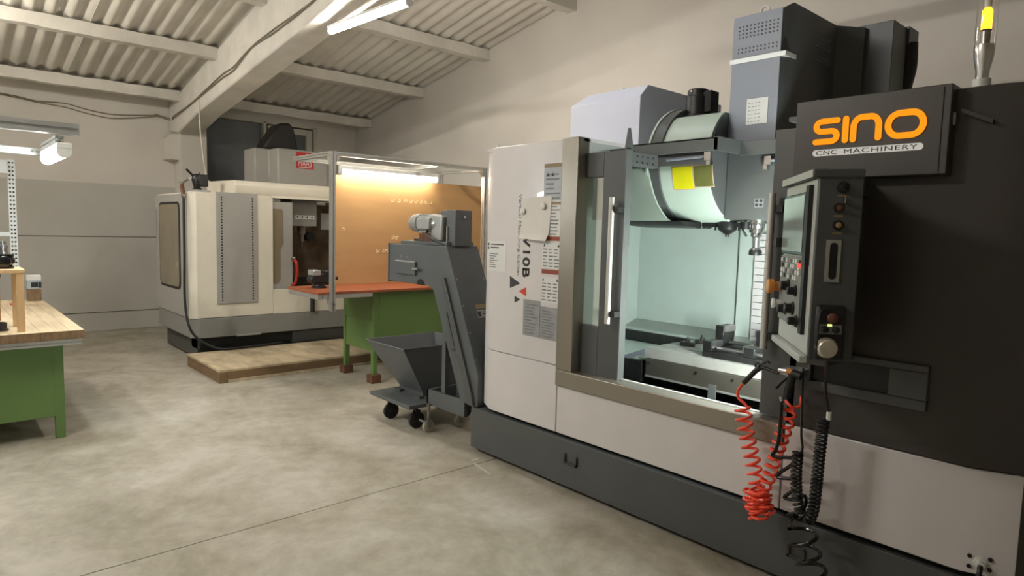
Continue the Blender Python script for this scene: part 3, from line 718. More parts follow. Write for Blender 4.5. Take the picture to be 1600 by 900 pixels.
# beacon
bp = onY(1533, 136, 2.99)
be = MB().lathe((bp.x, 2.99, 2.165), (0, 0, 1), [(0, .032), (.05, .030), (.052, .022)], 22).build('beacon_foot', 'plastic_white', mc)
MB().lathe((bp.x, 2.99, 2.215), (0, 0, 1), [(0, .021), (.03, .022), (.07, .030), (.11, .034), (.125, .033)], 24).build('beacon_stem', 'chrome', be)
MB().lathe((bp.x, 2.99, 2.34), (0, 0, 1), [(0, .033), (.02, .034), (.32, .034), (.34, .03)], 24).build('beacon_tube', 'beacon_glass', be)
MB().lathe((bp.x, 2.99, 2.341), (0, 0, 1), [(0, .016), (.05, .016), (.055, .020)], 16).build('lamp_socket', 'steel', be)
k = 0
for z in [2.400+.0125*i for i in range(6)]:
    for q in (-2.2, -.6, 1.0, 2.6): MB().lathe((bp.x+.014*math.cos(q), 2.99+.014*math.sin(q), z), (math.cos(q), math.sin(q), 0), [(0, .006), (.005, .0055), (.007, .003)], 8).build('amber_diode', 'beacon_amber', be)
MB().lathe((bp.x, 2.99, 2.397), (0, 0, 1), [(0, .012), (.078, .012)], 12).build('diode_core', 'beacon_amber', be)
MB().lathe((bp.x, 2.99, 2.478), (0, 0, 1), [(0, .012), (.19, .012)], 12).build('upper_core', 'plastic_white', be)

# --- control pendant
P0 = Vector((-.987, 2.32, 0)); pu = Vector((-.597, .802, 0)); pt = Vector((.802, .597, 0)); PWd, PT, PZ0, PZ1 = .50, .145, 1.168, 1.82
def pv(u, t, z): return P0+pu*u+pt*t+Vector((0, 0, z))
def pbox(u0, u1, t0, t1, z0, z1): return MB().obox(pv(u0, t0, z0), pu*(u1-u0), pt*(t1-t0), (0, 0, z1-z0))
pn = pbox(0, PWd, 0, PT, PZ0, PZ1).build('control_pendant', 'machine_dark', mc, bevel=.004)
pbox(-.006, PWd+.004, -.022, PT, PZ1-.008, PZ1+.022).build('pendant_hood', 'machine_dark', pn, bevel=.004)
pbox(-.004, PWd+.002, -.024, -.022, PZ1-.006, PZ1+.020).build('hood_lit_edge', 'pendant_grey', pn)  # paler colour painted where light catches the hood's left edge
pbox(-.002, PWd+.004, -.030, 0, PZ0-.012, PZ0+.014).build('pendant_shelf', 'pendant_grey', pn, bevel=.004)
pbox(.004, PWd-.004, -.004, 0, PZ0+.016, PZ1-.012).build('pendant_face', 'pendant_grey', pn)
sc_ = pbox(.10, .472, -.016, -.004, 1.535, 1.77).build('screen_bezel', 'black_gloss', pn, bevel=.004)
pbox(.12, .466, -.018, -.016, 1.548, 1.758).build('screen', 'screen_reflection', sc_)
pbox(.05, .095, -.02, -.004, 1.50, 1.79).build('bezel_rail', 'black', pn)
kp = pbox(.10, .472, -.016, -.004, 1.262, 1.528).build('key_panel', 'plastic_grey', pn, bevel=.003)
pbox(.055, .098, -.018, -.004, 1.25, 1.50).build('bezel_rail', 'black', pn)
for i in range(8):
    for j in range(4):
        if (i*3+j) % 5 == 0: continue
        pbox(.12+i*.042, .12+i*.042+.028, -.022, -.016, 1.44+j*.021, 1.456+j*.021).build('key', 'plastic_white' if (i+j) % 3 else 'machine_dark', kp)
for u, z, r, mt in ((.17, 1.40, .022, 'black'), (.30, 1.41, .026, 'black'), (.20, 1.33, .026, 'black'), (.33, 1.315, .024, 'black'), (.13, 1.29, .022, 'black')):
    MB().lathe(pv(u, -.016, z), -pt, [(0, r), (.006, r), (.008, r*.75), (.03, r*.68), (.033, r*.55)], 16).build('selector_knob', mt, kp)
MB().lathe(pv(.44, -.016, 1.395), -pt, [(0, .020), (.03, .020), (.032, .031), (.052, .031), (.056, .026)], 20).build('stop_button', 'knob_orange', kp)
MB().lathe(pv(.435, -.016, 1.325), -pt, [(0, .016), (.022, .016), (.026, .022), (.034, .020)], 16).build('white_button', 'plastic_white', kp)
pbox(.12, .145, -.0225, -.0165, 1.488, 1.508).build('red_display', 'led_red', kp)
pbox(.472, .50, -.04, -.004, 1.56, 1.60).build('pendant_latch', 'black', pn)
# narrow side of the pendant facing the aisle
def sd(s, z, d=0.): return P0+pt*s-pu*d+Vector((0, 0, z))
def sx(px): return (px-1274)/(1343-1274)*PT
def zz(px, py):
    p = P0+pt*sx(px); d = ray(px, py); k = (p.x*d.x+p.y*d.y)/(d.x*d.x+d.y*d.y); return CAM.z+d.z*k
def sbox(s0, s1, z0, z1, d): return MB().obox(sd(s0, z0), pt*(s1-s0), -pu*d, (0, 0, z1-z0))
for px, py, mt, r in ((1311, 293, 'steel', .0165), (1307, 325, 'button_red', .013), (1307, 352, 'button_yellow', .013)):
    s, z = sx(px), zz(px, py)
    b_ = MB().lathe(sd(s, z), -pu, [(0, r+.005), (.004, r+.005), (.005, r), (.012, r*.9)], 18).build('side_button', 'steel_dark', pn)
    MB().lathe(sd(s, z, .010), -pu, [(0, r*.8), (.006, r*.75), (.008, r*.5)], 16).build('button_cap', mt if mt != 'steel' else 'black', b_)
    sbox(s-.016, s+.014, z-.032, z-.024, .001).build('button_tag', 'label_brown', b_)
pk = MB().obox(sd(sx(1311), zz(1311, 318), 0), pt*.003, -pu*.03, (0, 0, .022)).build('switch_key', 'chrome', pn)
s0, s1, z0, z1 = sx(1291), sx(1314), zz(1302, 441), zz(1302, 375)
sp_ = sbox(s0, s1, z0, z1, .004).build('port_plate', 'steel_plate', pn)
a_, b_ = sx(1297), sx(1309)
sl = [(a_+(b_-a_)/2*(1+math.cos(t)), z0+.022+(b_-a_)/2*math.sin(t)) for t in [math.pi+math.pi*i/8 for i in range(9)]]+[(a_+(b_-a_)/2*(1+math.cos(t)), z1-.022+(b_-a_)/2*math.sin(t)) for t in [math.pi*i/8 for i in range(9)]]
MB().gprism([sd(s, z, .004) for s, z in sl], -pu*.001).build('port_slot', 'black', sp_)
# handwheel unit
hw = thing('handwheel_unit', sd(.075, 1.17, .03), 'black handwheel unit with silver dial hooked on the control pendant', 'handwheel')
def hbox(s0, s1, z0, z1, d0, d1): return MB().obox(sd(s0, z0, d0), pt*(s1-s0), -pu*(d1-d0), (0, 0, z1-z0))
hs0, hs1, hz0, hz1 = sx(1280), sx(1327), zz(1300, 562), zz(1304, 477)
body = hbox(hs0, hs1, hz0, hz1, .001, .03).build('body', 'black', hw, bevel=.012)
MB().tube(smooth([sd(hs0+.006, hz0+.02, .03), sd(hs0+.004, hz0+.05, .042), sd(hs0+.008, hz1-.03, .042), sd(hs0+.025, hz1-.012, .036)], 5), .004, 8).build('guard_wire', 'steel_dark', hw)
MB().lathe(sd(sx(1304.5), zz(1304.5, 496), .03), -pu, [(0, .018), (.008, .018), (.012, .014), (.014, .004)], 18).build('stop_button', 'button_red', hw)
s_, z_ = sx(1302), zz(1302, 513)
kpz = hbox(s_-.038, s_+.038, z_-.018, z_+.016, .03, .036).build('knob_plate', 'plastic_grey', hw, bevel=.006)
for ds in (-.019, .017): MB().lathe(sd(s_+ds, z_-.001, .036), -pu, [(0, .012), (.012, .011), (.014, .008)], 14).build('selector', 'black', hw)
hbox(s_-.010, s_+.004, z_+.010, z_+.018, .036, .0375).build('indicator_led', 'led_green', hw)
MB().lathe(sd(sx(1298), zz(1298, 542), .03), -pu, [(0, .036), (.004, .036), (.006, .033), (.026, .032), (.030, .028), (.031, .001)], 28).build('dial', 'dial_silver', hw)
# arm that carries the pendant
MB().obox((-1.08, 2.60, 1.78), (.06, 0, 0), (0, .30, 0), (0, 0, .06)).build('pendant_arm', 'machine_dark', pn)
MB().obox((-1.13, 2.60, 1.10), (.10, 0, 0), (0, .26, 0), (0, 0, .05)).build('pendant_bracket', 'machine_dark', pn)

# --- stickers and lettering on the white left panel
def rect(px, name, mt, par, th=.0012, off=0., Y=YF):
    x0, y0, x1, y1 = px; a = onY(x0, y0, Y); b = onY(x1, y1, Y)
    o = MB().box(a.x, b.x, Y-off-th, Y-off, b.z, a.z).build(name, mt, par); return o, a.x, b.x, b.z, a.z
def lines(par, x0, x1, z0, z1, n, mt, y, seed=1, cols=1, name='print_lines'):
    r = random.Random(seed); mb = MB()
    for i in range(n):
        z = z0+(z1-z0)*(i+.5)/n
        for c in range(cols):
            a = x0+(x1-x0)*(c+.06)/cols; b = a+(x1-x0)/cols*r.uniform(.45, .86)
            mb.box(a, b, y-.0008, y, z-(z1-z0)/n*.18, z+(z1-z0)/n*.18)
    return stuff(mb.build(name, mt, par))
o, x0, x1, z0, z1 = rect((851, 262, 879, 313), 'warning_label', 'label_grey', lp)
MB().box(x0, x1, YF-.002, YF-.0012, z1-.002, z1+.022).build('label_head', 'label_brown', o); lines(o, x0+.01, x1-.01, z0, z1-.03, 6, 'print_pale', YF-.0013, 2)
mb = MB()
for dx in (.035, .075): mb.prism([(x0+dx-.012, z1-.055), (x0+dx+.012, z1-.055), (x0+dx, z1-.033)], 'y', YF-.0022, YF-.0012)
stuff(mb.build('label_pictograms', 'print_ink', o))
o, x0, x1, z0, z1 = rect((859, 320, 877, 369), 'warning_label', 'label_white', lp); lines(o, x0+.005, x1-.005, z0, z1, 9, 'print_pale', YF-.0013, 3)
MB().box(x0-.03, x1, YF-.002, YF-.0012, z1, z1+.018).build('label_head', 'label_brown', o)
MB().box(x0-.03, x1, YF-.002, YF-.0012, z0-.03, z0-.004).build('label_band', 'label_red', o)
for pxr, sd_ in (((848, 379, 875, 421), 5), ((846, 432, 873, 475), 6)):
    o, x0, x1, z0, z1 = rect(pxr, 'warning_label', 'label_white', lp); lines(o, x0+.006, x1-.006, z0+.004, z1-.03, 6, 'print_pale', YF-.0013, sd_, 3)
    mb = MB().prism([(x1-.028, z1-.024), (x1-.008, z1-.024), (x1-.018, z1-.006)], 'y', YF-.0022, YF-.0012).prism([(x0+.008, z1-.024), (x0+.026, z1-.024), (x0+.017, z1-.006)], 'y', YF-.0022, YF-.0012)
    stuff(mb.build('label_pictograms', 'print_ink', o))
    if sd_ == 5: MB().box(x0, x1, YF-.002, YF-.0012, z0-.034, z0-.006).build('label_band', 'label_red', o)
for pxr in ((818, 467, 843, 528), (844, 478, 871, 534)):
    o, x0, x1, z0, z1 = rect(pxr, 'data_plate', 'label_grey', lp); lines(o, x0+.01, x1-.01, z0+.01, z1-.02, 10, 'print_pale', YF-.0013, int(pxr[0]))
o, x0, x1, z0, z1 = rect((762, 376, 790, 425), 'service_label', 'label_white', lp)
lines(o, x0+.028, x1-.01, z1-.055, z1-.012, 2, 'print_ink', YF-.0013, 8); lines(o, x0+.02, x1-.07, z0+.02, z1-.08, 7, 'print_pale', YF-.0013, 9)
stuff(MB().box(x0+.006, x0+.020, YF-.0022, YF-.0012, z1-.030, z1-.014).box(x0+.006, x0+.020, YF-.0022, YF-.0012, z1-.056, z1-.040).build('label_mark', 'print_ink', o))
va, vb = onY(829, 372, YF), onY(816, 433, YF)
text('model_lettering', 'V10B', (vb.x, YF, onY(822, 367, YF).z), (0, 0, -1), (1, 0, 0), onY(822, 367, YF).z-vb.z, va.x-vb.x, 'print_ink', lp, .0015, 1.08, .028)
va, vb = onY(813, 303, YF), onY(806.5, 432, YF)
stuff(text('model_lettering', 'Vertical Machining Center', (vb.x, YF, va.z), (0, 0, -1), (1, 0, 0), va.z-vb.z, .036, 'print_pale', lp, .0015))
for pts, mt in ((((797, 431), (797, 450), (813, 443)), 'print_ink'), (((822, 449), (822, 463), (811, 455)), 'logo_red'), (((804, 462), (804, 473), (813, 468)), 'print_ink')):
    MB().gprism([onY(x, y, YF) for x, y in pts], (0, -.0015, 0)).build('logo_triangle', mt, lp)

# --- paper note with two magnets
a, b = onY(817, 310, YF), onY(861, 374, YF)
vs = []; fs = []; nx, nz = 10, 12
for j in range(nz+1):
    for i in range(nx+1):
        u, v = i/nx, j/nz
        x = a.x+(b.x-a.x)*(u*(1-.04*v)-.02*v); z = a.z+(b.z-a.z)*v+.012*u*(1-v)-(.012*u*v)
        y = YF-.0045-.006*math.sin(u*3)*v-.055*max(0, v-.78)**1.3*4*(.6+.4*u)
        vs.append((x, y, z))
n1 = len(vs); vs += [(x, y+.0012, z) for x, y, z in vs]
for j in range(nz):
    for i in range(nx):
        q = j*(nx+1)+i; fs.append((q, q+1, q+nx+2, q+nx+1)); fs.append((n1+q, n1+q+nx+1, n1+q+nx+2, n1+q+1))
for i in range(nx): fs += [(i, n1+i, n1+i+1, i+1), (nz*(nx+1)+i, nz*(nx+1)+i+1, n1+nz*(nx+1)+i+1, n1+nz*(nx+1)+i)]
for j in range(nz): fs += [(j*(nx+1), (j+1)*(nx+1), n1+(j+1)*(nx+1), n1+j*(nx+1)), (j*(nx+1)+nx, n1+j*(nx+1)+nx, n1+(j+1)*(nx+1)+nx, (j+1)*(nx+1)+nx)]
tag(MB().add(vs, fs).build('paper_note', 'paper'), 'plain pale paper sheet with curling lower edge pinned to the white panel by magnets', 'paper')
for (x, y), l in (((818, 330), 'round white magnet on the left edge of the paper note'), ((850, 322), 'round white magnet at the upper right of the paper note')):
    p = onY(x, y, YF-.008); tag(MB().lathe((p.x, YF-.0085, p.z), (0, -1, 0), [(0, .019), (.006, .022), (.012, .020), (.016, .012), (.017, .002)], 20).build('magnet', 'plastic_white'), l, 'magnet')
# work lamp on the cabinet wall inside the cabin
wl = MB().box(-1.385, -1.36, 3.11, 3.19, .93, 1.52).build('work_lamp', 'machine_dark', mc)
MB().cyl((-1.398, 3.15, .95), (-1.398, 3.15, 1.50), .022, n=14).build('lamp_tube', 'tube_work', wl)

# --- vises and clamps on the table
def vise(x0, y0, ln, w, label, long_axis='x', h=.10):
    z = tz+.001
    v = thing('machine_vise', (x0+ln/2, y0+w/2, z), label, 'vise', 'vises on the machine table')
    MB().box(x0, x0+ln, y0, y0+w, z, z+.035).build('bed', 'steel_dark', v, bevel=.004)
    MB().box(x0, x0+.06, y0+.005, y0+w-.005, z+.035, z+h).build('fixed_jaw', 'steel_dark', v, bevel=.004)
    MB().box(x0+.06, x0+.068, y0+.005, y0+w-.005, z+h-.04, z+h+.002).build('jaw_plate', 'steel', v)
    MB().box(x0+ln*.55, x0+ln*.55+.07, y0+.008, y0+w-.008, z+.035, z+h-.005).build('moving_jaw', 'steel_dark', v, bevel=.004)
    MB().box(x0+ln*.55-.008, x0+ln*.55, y0+.005, y0+w-.005, z+h-.045, z+h).build('jaw_plate', 'steel', v)
    MB().cyl((x0+.07, y0+w/2, z+.052), (x0+ln+.03, y0+w/2, z+.052), .014, n=14).build('screw', 'steel', v)
    MB().lathe((x0+ln+.03, y0+w/2, z+.052), (1, 0, 0), [(0, .02), (.02, .02), (.025, .012)], 6).build('screw_head', 'steel', v)
    return v
vise(-2.20, 3.62, .50, .13, 'low dark vise at the front of the machine table')
vise(-2.28, 3.90, .52, .15, 'taller dark vise behind on the machine table', h=.165)
def clamp(p, ang, label):
    c = thing('step_clamp', (p[0], p[1], tz), label, 'clamp', 'clamps on the machine table')
    d = Vector((math.cos(ang), math.sin(ang), 0)); s = Vector((-d.y, d.x, 0)); o = Vector((p[0], p[1], tz+.001))
    MB().obox(o-s*.018-d*.05, d*.10, s*.036, (0, 0, .028)).build('clamp_bar', 'steel_dark', c, bevel=.004)
    MB().lathe(o+Vector((0, 0, .028)), (0, 0, 1), [(0, .016), (.014, .016), (.016, .008), (.034, .008)], 6).build('nut', 'steel_dark', c)
for (px, py), a, l in (((1074, 541), .4, 'black step clamp standing alone at the left front of the table'), ((1097, 537), .9, 'black step clamp beside the front vise'), ((1162, 553), 0., 'black step clamp lying between the two vises')):
    p = onZ(px, py, tz); p.y = min(max(p.y, ty0+.05), ty1-.05); clamp((p.x, p.y) if px < 1160 else (-2.0, 3.826), a, l)

# --- air guns, hoses, coiled cables hanging at the front
HY = 2.76
def hp(x, y, Y=HY): return onY(x, y, Y)
hold = MB().box(hp(1218, 580).x, hp(1249, 580).x, YF-.10, YF, hp(1230, 583).z-.012, hp(1230, 580).z+.006).build('gun_bracket', 'steel_plate', dk)
g1 = thing('air_gun', hp(1180, 600), 'black blow gun with red coil hose hooked left of the chrome bracket', 'air gun')
MB().tube([hp(1162, 598), hp(1170, 590), hp(1180, 580), hp(1188, 574)], .012, 10).build('grip', 'black', g1)
MB().tube(smooth([hp(1186, 578), hp(1192, 574), hp(1198, 576), hp(1205, 579), hp(1216, 583)], 4), .008, 8).build('barrel', 'black', g1)
MB().tube(smooth([hp(1182, 575), hp(1180, 570), hp(1183, 567.5), hp(1188, 570), hp(1194, 567), hp(1200, 565), hp(1203, 568)], 5), .0045, 8).build('trigger', 'black', g1)
MB().cyl(hp(1163, 597), hp(1160, 600.5), .008, n=10).build('hose_nipple', 'knob_orange', g1)
pA = [hp(1160, 600), hp(1153, 611), hp(1154, 622), hp(1163, 630), hp(1168, 637)]
coilL = helix([hp(1161, 636), hp(1163, 660), hp(1169, 690), hp(1176, 720), hp(1181, 750), hp(1184, 770)], lambda t: .035-.006*t, 9.5)
coilK = helix([hp(1183, 765, 2.72), hp(1181, 780, 2.72), hp(1184, 796, 2.72), hp(1190, 806, 2.72), hp(1189, 790, 2.72), hp(1187, 770, 2.73)], .038, 17, wob=.45)
coilR = helix([hp(1190, 768), hp(1201, 745), hp(1211, 715), hp(1219, 690), hp(1229, 660), hp(1232, 640)], lambda t: .026+.004*t, 10.5, ph=1.)
pE = [hp(1240, 640), hp(1228, 627, 2.78), hp(1238, 636, 2.80), hp(1250, 634, 2.82), hp(1252, 620, 2.85)]
tag(MB().tube(smooth(pA, 5)+coilL+coilK+coilR+smooth(pE, 5), .0066, 7).build('coil_hose', 'hose_red'), 'bright red coiled air hose bunched in a knot below the blow gun', 'hose')
g2 = thing('air_gun', hp(1235, 625, 2.73), 'black spray gun hooked on the chrome bracket under the control pendant', 'air gun')
GY = 2.72
MB().tube([hp(1229, 622, GY), hp(1232, 608, GY), hp(1237, 592, GY), hp(1238, 586, GY)], .017, 12).build('grip', 'black', g2)
MB().tube(smooth([hp(1213, 606, GY), hp(1220, 598, GY), hp(1227, 592, GY), hp(1233, 588, GY)], 4), .008, 8).build('trigger', 'black', g2)
MB().cyl(hp(1217, 578, GY), hp(1230, 580, GY), .010, n=12).build('nozzle', 'chrome', g2)
MB().lathe(hp(1230, 580, GY), (1, 0, 0), [(0, .013), (.02, .014), (.03, .010)], 12).build('valve', 'knob_orange', g2)
MB().cyl(hp(1238, 583, GY), hp(1252, 588, GY), .018, n=12).build('head', 'black', g2)
MB().lathe(hp(1221, 620, GY), hp(1222, 630, GY)-hp(1221, 620, GY), [(0, .010), (.015, .010), (.02, .007), (.03, .007)], 10).build('hose_nipple', 'chrome', g2)
CY = 2.68
zig = [(1222, 625), (1220, 650), (1217, 685), (1212, 703), (1207, 711), (1214, 714), (1232, 715), (1243, 717), (1236, 727), (1217, 740), (1216, 746), (1236, 748), (1244, 749), (1240, 765), (1226, 776), (1232, 780), (1246, 780), (1258, 775), (1258, 790), (1246, 800), (1232, 805), (1240, 815)]
path = smooth([hp(x, y, GY if y < 720 else 2.74) for x, y in zig], 5)
low = helix([hp(1252, 822, CY), hp(1258, 846, CY), hp(1262, 870, CY), hp(1270, 895, CY), hp(1276, 925, CY), hp(1280, 960, CY)], .052, 5.0, n=18, ph=2.2)
tag(MB().tube(path+low, .0080, 8).build('coil_hose', 'black_gloss'), 'black coiled hose running down from the spray gun in loose loops', 'hose')
cb = thing('coiled_cable', hp(1262, 815, CY), 'thick black spiral cable hanging in a U below the handwheel', 'cable')
up1 = [hp(1255, 575, 2.78), hp(1253, 630, 2.72), hp(1252, 680, CY), hp(1254, 700, CY), hp(1249, 712, CY)]
MB().tube(smooth(up1, 5), .005, 8).build('cable_end', 'black', cb)
U = [hp(1247, 705, CY), hp(1244, 740, CY), hp(1246, 780, CY), hp(1253, 803, CY), hp(1262, 812, CY), hp(1270, 800, CY), hp(1275, 765, CY), hp(1280, 715, CY), hp(1287, 655, CY)]
MB().tube(helix(U, .0185, 44, n=12), .0062, 6).build('spiral', 'black', cb)
up2 = [hp(1287, 655, CY), hp(1292, 651, CY), hp(1294, 640, CY), hp(1291, 620, 2.62), hp(1290, 590, 2.52), sd(.06, hz0+.005, .014)]
MB().tube(smooth(up2, 5), .0055, 8).build('cable_end', 'black', cb)
MB().lathe(hp(1295, 656, CY), (-.02, 0, 1), [(0, .011), (.032, .011)], 8).build('connector', 'label_white', cb)

# ================================================================== CHIP CONVEYOR
cv = thing('chip_conveyor', (-4.1, 3.05, 0), 'grey chip conveyor rising out of the machine base with a silver gear motor', 'conveyor')
cy0, cy1 = 2.90, 3.20
side = [(-4.765, 1.463), (-4.765, 1.152), (-4.20, 1.155), (-4.12, 1.13), (-3.745, .326), (-3.548, .326), (-3.548, .557), (-3.955, 1.470)]
hsg = MB().prism(side, 'y', cy0, cy1).build('incline_housing', 'conveyor_grey', cv, bevel=.004)
MB().prism([(-4.0, 1.22), (-3.955, 1.235), (-3.60, .42), (-3.575, .33), (-3.64, .33)], 'y', cy0-.022, cy0).build('side_channel', 'machine_dark', cv, bevel=.003)
MB().prism([(-4.62, 1.463), (-3.98, 1.472), (-3.98, 1.50), (-4.62, 1.495)], 'y', cy0+.02, cy1-.02).build('top_cover', 'conveyor_grey', cv, bevel=.003)
MB().box(-4.78, -4.765, cy0-.004, cy1+.004, 1.145, 1.468).build('end_plate', 'machine_dark', cv)
hm = [(-4.29+.055*math.cos(t), 1.152+.048*math.sin(t)) for t in [math.pi*i/10 for i in range(11)]]
MB().prism(hm, 'y', cy0-.002, cy0+.01).build('shaft_notch', 'black', cv)
a, b = onY(621, 407, cy0), onY(651, 430, cy0)
fp = MB().box(a.x, b.x, cy0-.018, cy0, b.z, a.z).build('inspection_flap', 'conveyor_grey', cv, bevel=.003)
MB().box(a.x, b.x, cy0-.022, cy0-.0, a.z-.004, a.z+.006).build('flap_hinge', 'steel_plate', fp)
MB().cyl((b.x-.01, cy0-.03, (a.z+b.z)/2), (b.x+.06, cy0-.03, (a.z+b.z)/2+.004), .010, n=10).build('flap_latch', 'chrome', fp)
for dx, dz in ((.05, .04), (.15, .035)): MB().lathe((a.x+dx, cy0, a.z+dz), (0, -1, 0), [(0, .008), (.006, .006)], 10).build('bolt', 'chrome', cv)
MB().lathe((a.x-.03, cy0, (a.z+b.z)/2), (0, -1, 0), [(0, .007), (.006, .005)], 10).build('bolt', 'steel', cv)
# screws along the incline back face
for k in range(4):
    t = .22+k*.17; p = Vector((-3.955, 0, 1.47)).lerp(Vector((-3.46, 0, .36)), t)
    for y in (cy0+.02, cy1-.02): MB().lathe((p.x, y, p.z), (.91, 0, .41), [(0, .008), (.006, .006)], 8).build('bolt', 'steel', cv)
# caution plates on the back face
d = Vector((.495, 0, -1.11)).normalized(); nrm = Vector((.913, 0, .407)); bs = Vector((-3.955, cy0+.13, 1.47))+d*.47
pl = MB().obox(bs, (0, .13, 0), d*.035, nrm*.003).build('caution_label', 'label_brown', cv)
pl2 = MB().obox(bs+d*.045, (0, .13, 0), d*.06, nrm*.003).build('rating_label', 'label_grey', cv)
stuff(MB().obox(bs+d*.055+Vector((0, .005, 0)), (0, .03, 0), d*.04, nrm*.004).obox(bs+d*.058+Vector((0, .05, 0)), (0, .07, 0), d*.007, nrm*.004).obox(bs+d*.074+Vector((0, .05, 0)), (0, .06, 0), d*.007, nrm*.004).build('label_print', 'print_ink', pl2))
# drive box and gear motor on top
db = MB().box(-4.04, -3.93, 2.96, 3.12, 1.47, 1.742).build('drive_box', 'conveyor_grey', cv, bevel=.004)
MB().box(-4.26, -4.04, 3.06, 3.12, 1.48, 1.742).build('drive_plate', 'conveyor_grey', cv, bevel=.004)
MB().lathe((-3.925, 3.04, 1.69), (1, 0, 0), [(0, .010), (.006, .008)], 10).build('bolt', 'chrome', db)
gm = MB().lathe((-4.16, 3.0, 1.635), (-1, 0, 0), [(0, .070), (.05, .078), (.10, .078), (.12, .066)], 22).build('gearbox', 'motor_silver', cv)
MB().box(-4.22, -4.07, 2.935, 3.06, 1.50, 1.70).build('gear_housing', 'motor_silver', gm, bevel=.015)
MB().lathe((-4.28, 3.0, 1.64), (-1, 0, 0), [(0, .068), (.14, .068), (.145, .076), (.20, .076), (.215, .070), (.25, .068), (.265, .055), (.268, .03)], 26).build('motor', 'motor_silver', gm)
mb = MB()
for i in range(18):
    q = 2*math.pi*i/18; mb.obox(Vector((-4.42, 3.0+.066*math.cos(q)-.0015, 1.64+.066*math.sin(q)-.0015)), (.13, 0, 0), (0, .010*math.cos(q)+.002, .010*math.sin(q)), (0, -.003*math.sin(q), .003*math.cos(q)))
stuff(mb.build('motor_fins', 'motor_silver', gm))
MB().box(-4.36, -4.20, 2.905, 2.96, 1.59, 1.68).build('terminal_box', 'motor_silver', gm, bevel=.008)
MB().lathe((-4.547, 3.0, 1.64), (-1, 0, 0), [(0, .04), (.004, .035)], 18).build('fan_grille', 'plastic_grey', gm)
MB().tube(smooth([(-4.24, 2.93, 1.60), (-4.22, 2.90, 1.55), (-4.12, 2.905, 1.51), (-4.0, 2.93, 1.475)], 6), .009, 8).build('motor_cable', 'black', gm)
for x in (-4.40, -4.27): MB().cyl((x, 2.98, 1.49), (x, 2.98, 1.575), .008, n=8).build('mount_bolt', 'chrome', gm)
MB().box(-4.47, -4.36, 2.95, 3.05, 1.495, 1.515).build('motor_mount', 'black', gm)
MB().box(-4.38, -4.20, 2.94, 3.06, 1.50, 1.56).build('motor_block', 'block_brown', gm)
MB().cyl((-4.02, 2.95, 1.50), (-4.02, 2.95, 1.62), .006, n=8).build('tension_rod', 'chrome', gm)
# stand on grey casters
st = MB().box(-4.185, -3.70, cy0+.0, cy0+.03, .215, .335).box(-4.185, -4.16, cy0, cy1, .215, .335).box(-4.185, -3.70, cy1-.03, cy1, .215, .335).build('stand_tray', 'conveyor_grey', cv, bevel=.003)
MB().box(-4.03, -3.985, cy0+.03, cy0+.07, .335, 1.10).build('stand_post', 'conveyor_grey', cv)
MB().prism([(-3.98, .80), (-3.98, .92), (-3.93, 1.0), (-3.86, .80)], 'y', cy0-.004, cy0+.02).build('gusset', 'conveyor_grey', cv)
MB().prism([(-3.93, .98), (-3.91, .98), (-3.80, .72), (-3.84, .70)], 'y', cy0-.024, cy0-.008).build('brace', 'machine_dark', cv)
def caster(x, y, z, r, mt, par, name='caster', fork='steel'):
    c = MB().lathe((x, y, z), (0, 0, -1), [(0, .022), (.012, .022), (.014, .012), (z-2*r-.004 if z-2*r-.004 > .016 else .018, .012)], 14).build(name, fork, par)
    MB().lathe((x-.016, y, r), (1, 0, 0), [(0, r*.85), (.004, r), (.028, r), (.032, r*.85)], 24).build('wheel', mt, c)
    MB().lathe((x-.02, y, r), (1, 0, 0), [(0, r*.35), (.04, r*.35)], 14).build('hub', fork, c)
    for s in (-1, 1): MB().prism([(y-.012, r-.012), (y+.012, r-.012), (y+.022, 2*r+.012), (y-.022, 2*r+.012)], 'x', x+s*.021-.0025, x+s*.021+.0025).build('fork', fork, c)
    MB().box(x-.0235, x+.0235, y-.022, y+.022, 2*r+.008, 2*r+.014).build('fork_crown', fork, c)
    return c
c1 = caster(-4.135, 2.885, .23, .048, 'caster_grey', cv); caster(-4.10, 3.17, .23, .05, 'caster_grey', cv)
MB().box(-4.19, -4.09, 2.835, 2.845, .085, .10).build('brake_pedal', 'steel', c1)

# ================================================================== CHIP CART
ct = thing('chip_cart', (-4.5, 3.1, 0), 'grey tipping chip hopper on a flat deck with black wheels under the conveyor', 'cart')
rx0, rx1, ry0, ry1, rz = -4.94, -4.35, 2.785, 3.50, .632
bx0_, bx1_, by0, by1, bz_ = -4.74, -4.38, 3.0, 3.40, .245
hb = MB(); t_ = .006
def ring(x0, x1, y0, y1, z): return [Vector(p) for p in ((x0, y0, z), (x1, y0, z), (x1, y1, z), (x0, y1, z))]
o1, o2 = ring(rx0, rx1, ry0, ry1, rz), ring(bx0_, bx1_, by0, by1, bz_)
i1, i2 = ring(rx0+t_, rx1-t_, ry0+t_, ry1-t_, rz), ring(bx0_+t_, bx1_-t_, by0+t_, by1-t_, bz_+t_)
hb.add(o1+o2+i1+i2, [(i, (i+1) % 4, 4+(i+1) % 4, 4+i) for i in range(4)]+[(8+i, 8+(i+1) % 4, 12+(i+1) % 4, 12+i) for i in range(4)]+[(i, (i+1) % 4, 8+(i+1) % 4, 8+i) for i in range(4)]+[(4, 5, 6, 7), (12, 13, 14, 15)])
hop = hb.build('hopper', 'conveyor_grey', ct)
MB().tube([o1[0], o1[1], o1[2], o1[3], o1[0]], .006, 6).build('rim', 'conveyor_grey', hop)
MB().box(-4.80, -4.195, 2.745, 3.42, .185, .215).build('deck', 'conveyor_grey', ct, bevel=.003)
for x in (-4.66, -4.36): MB().box(x-.05, x+.03, 2.93, 2.975, .215, .235).build('hinge_lug', 'machine_dark', ct)
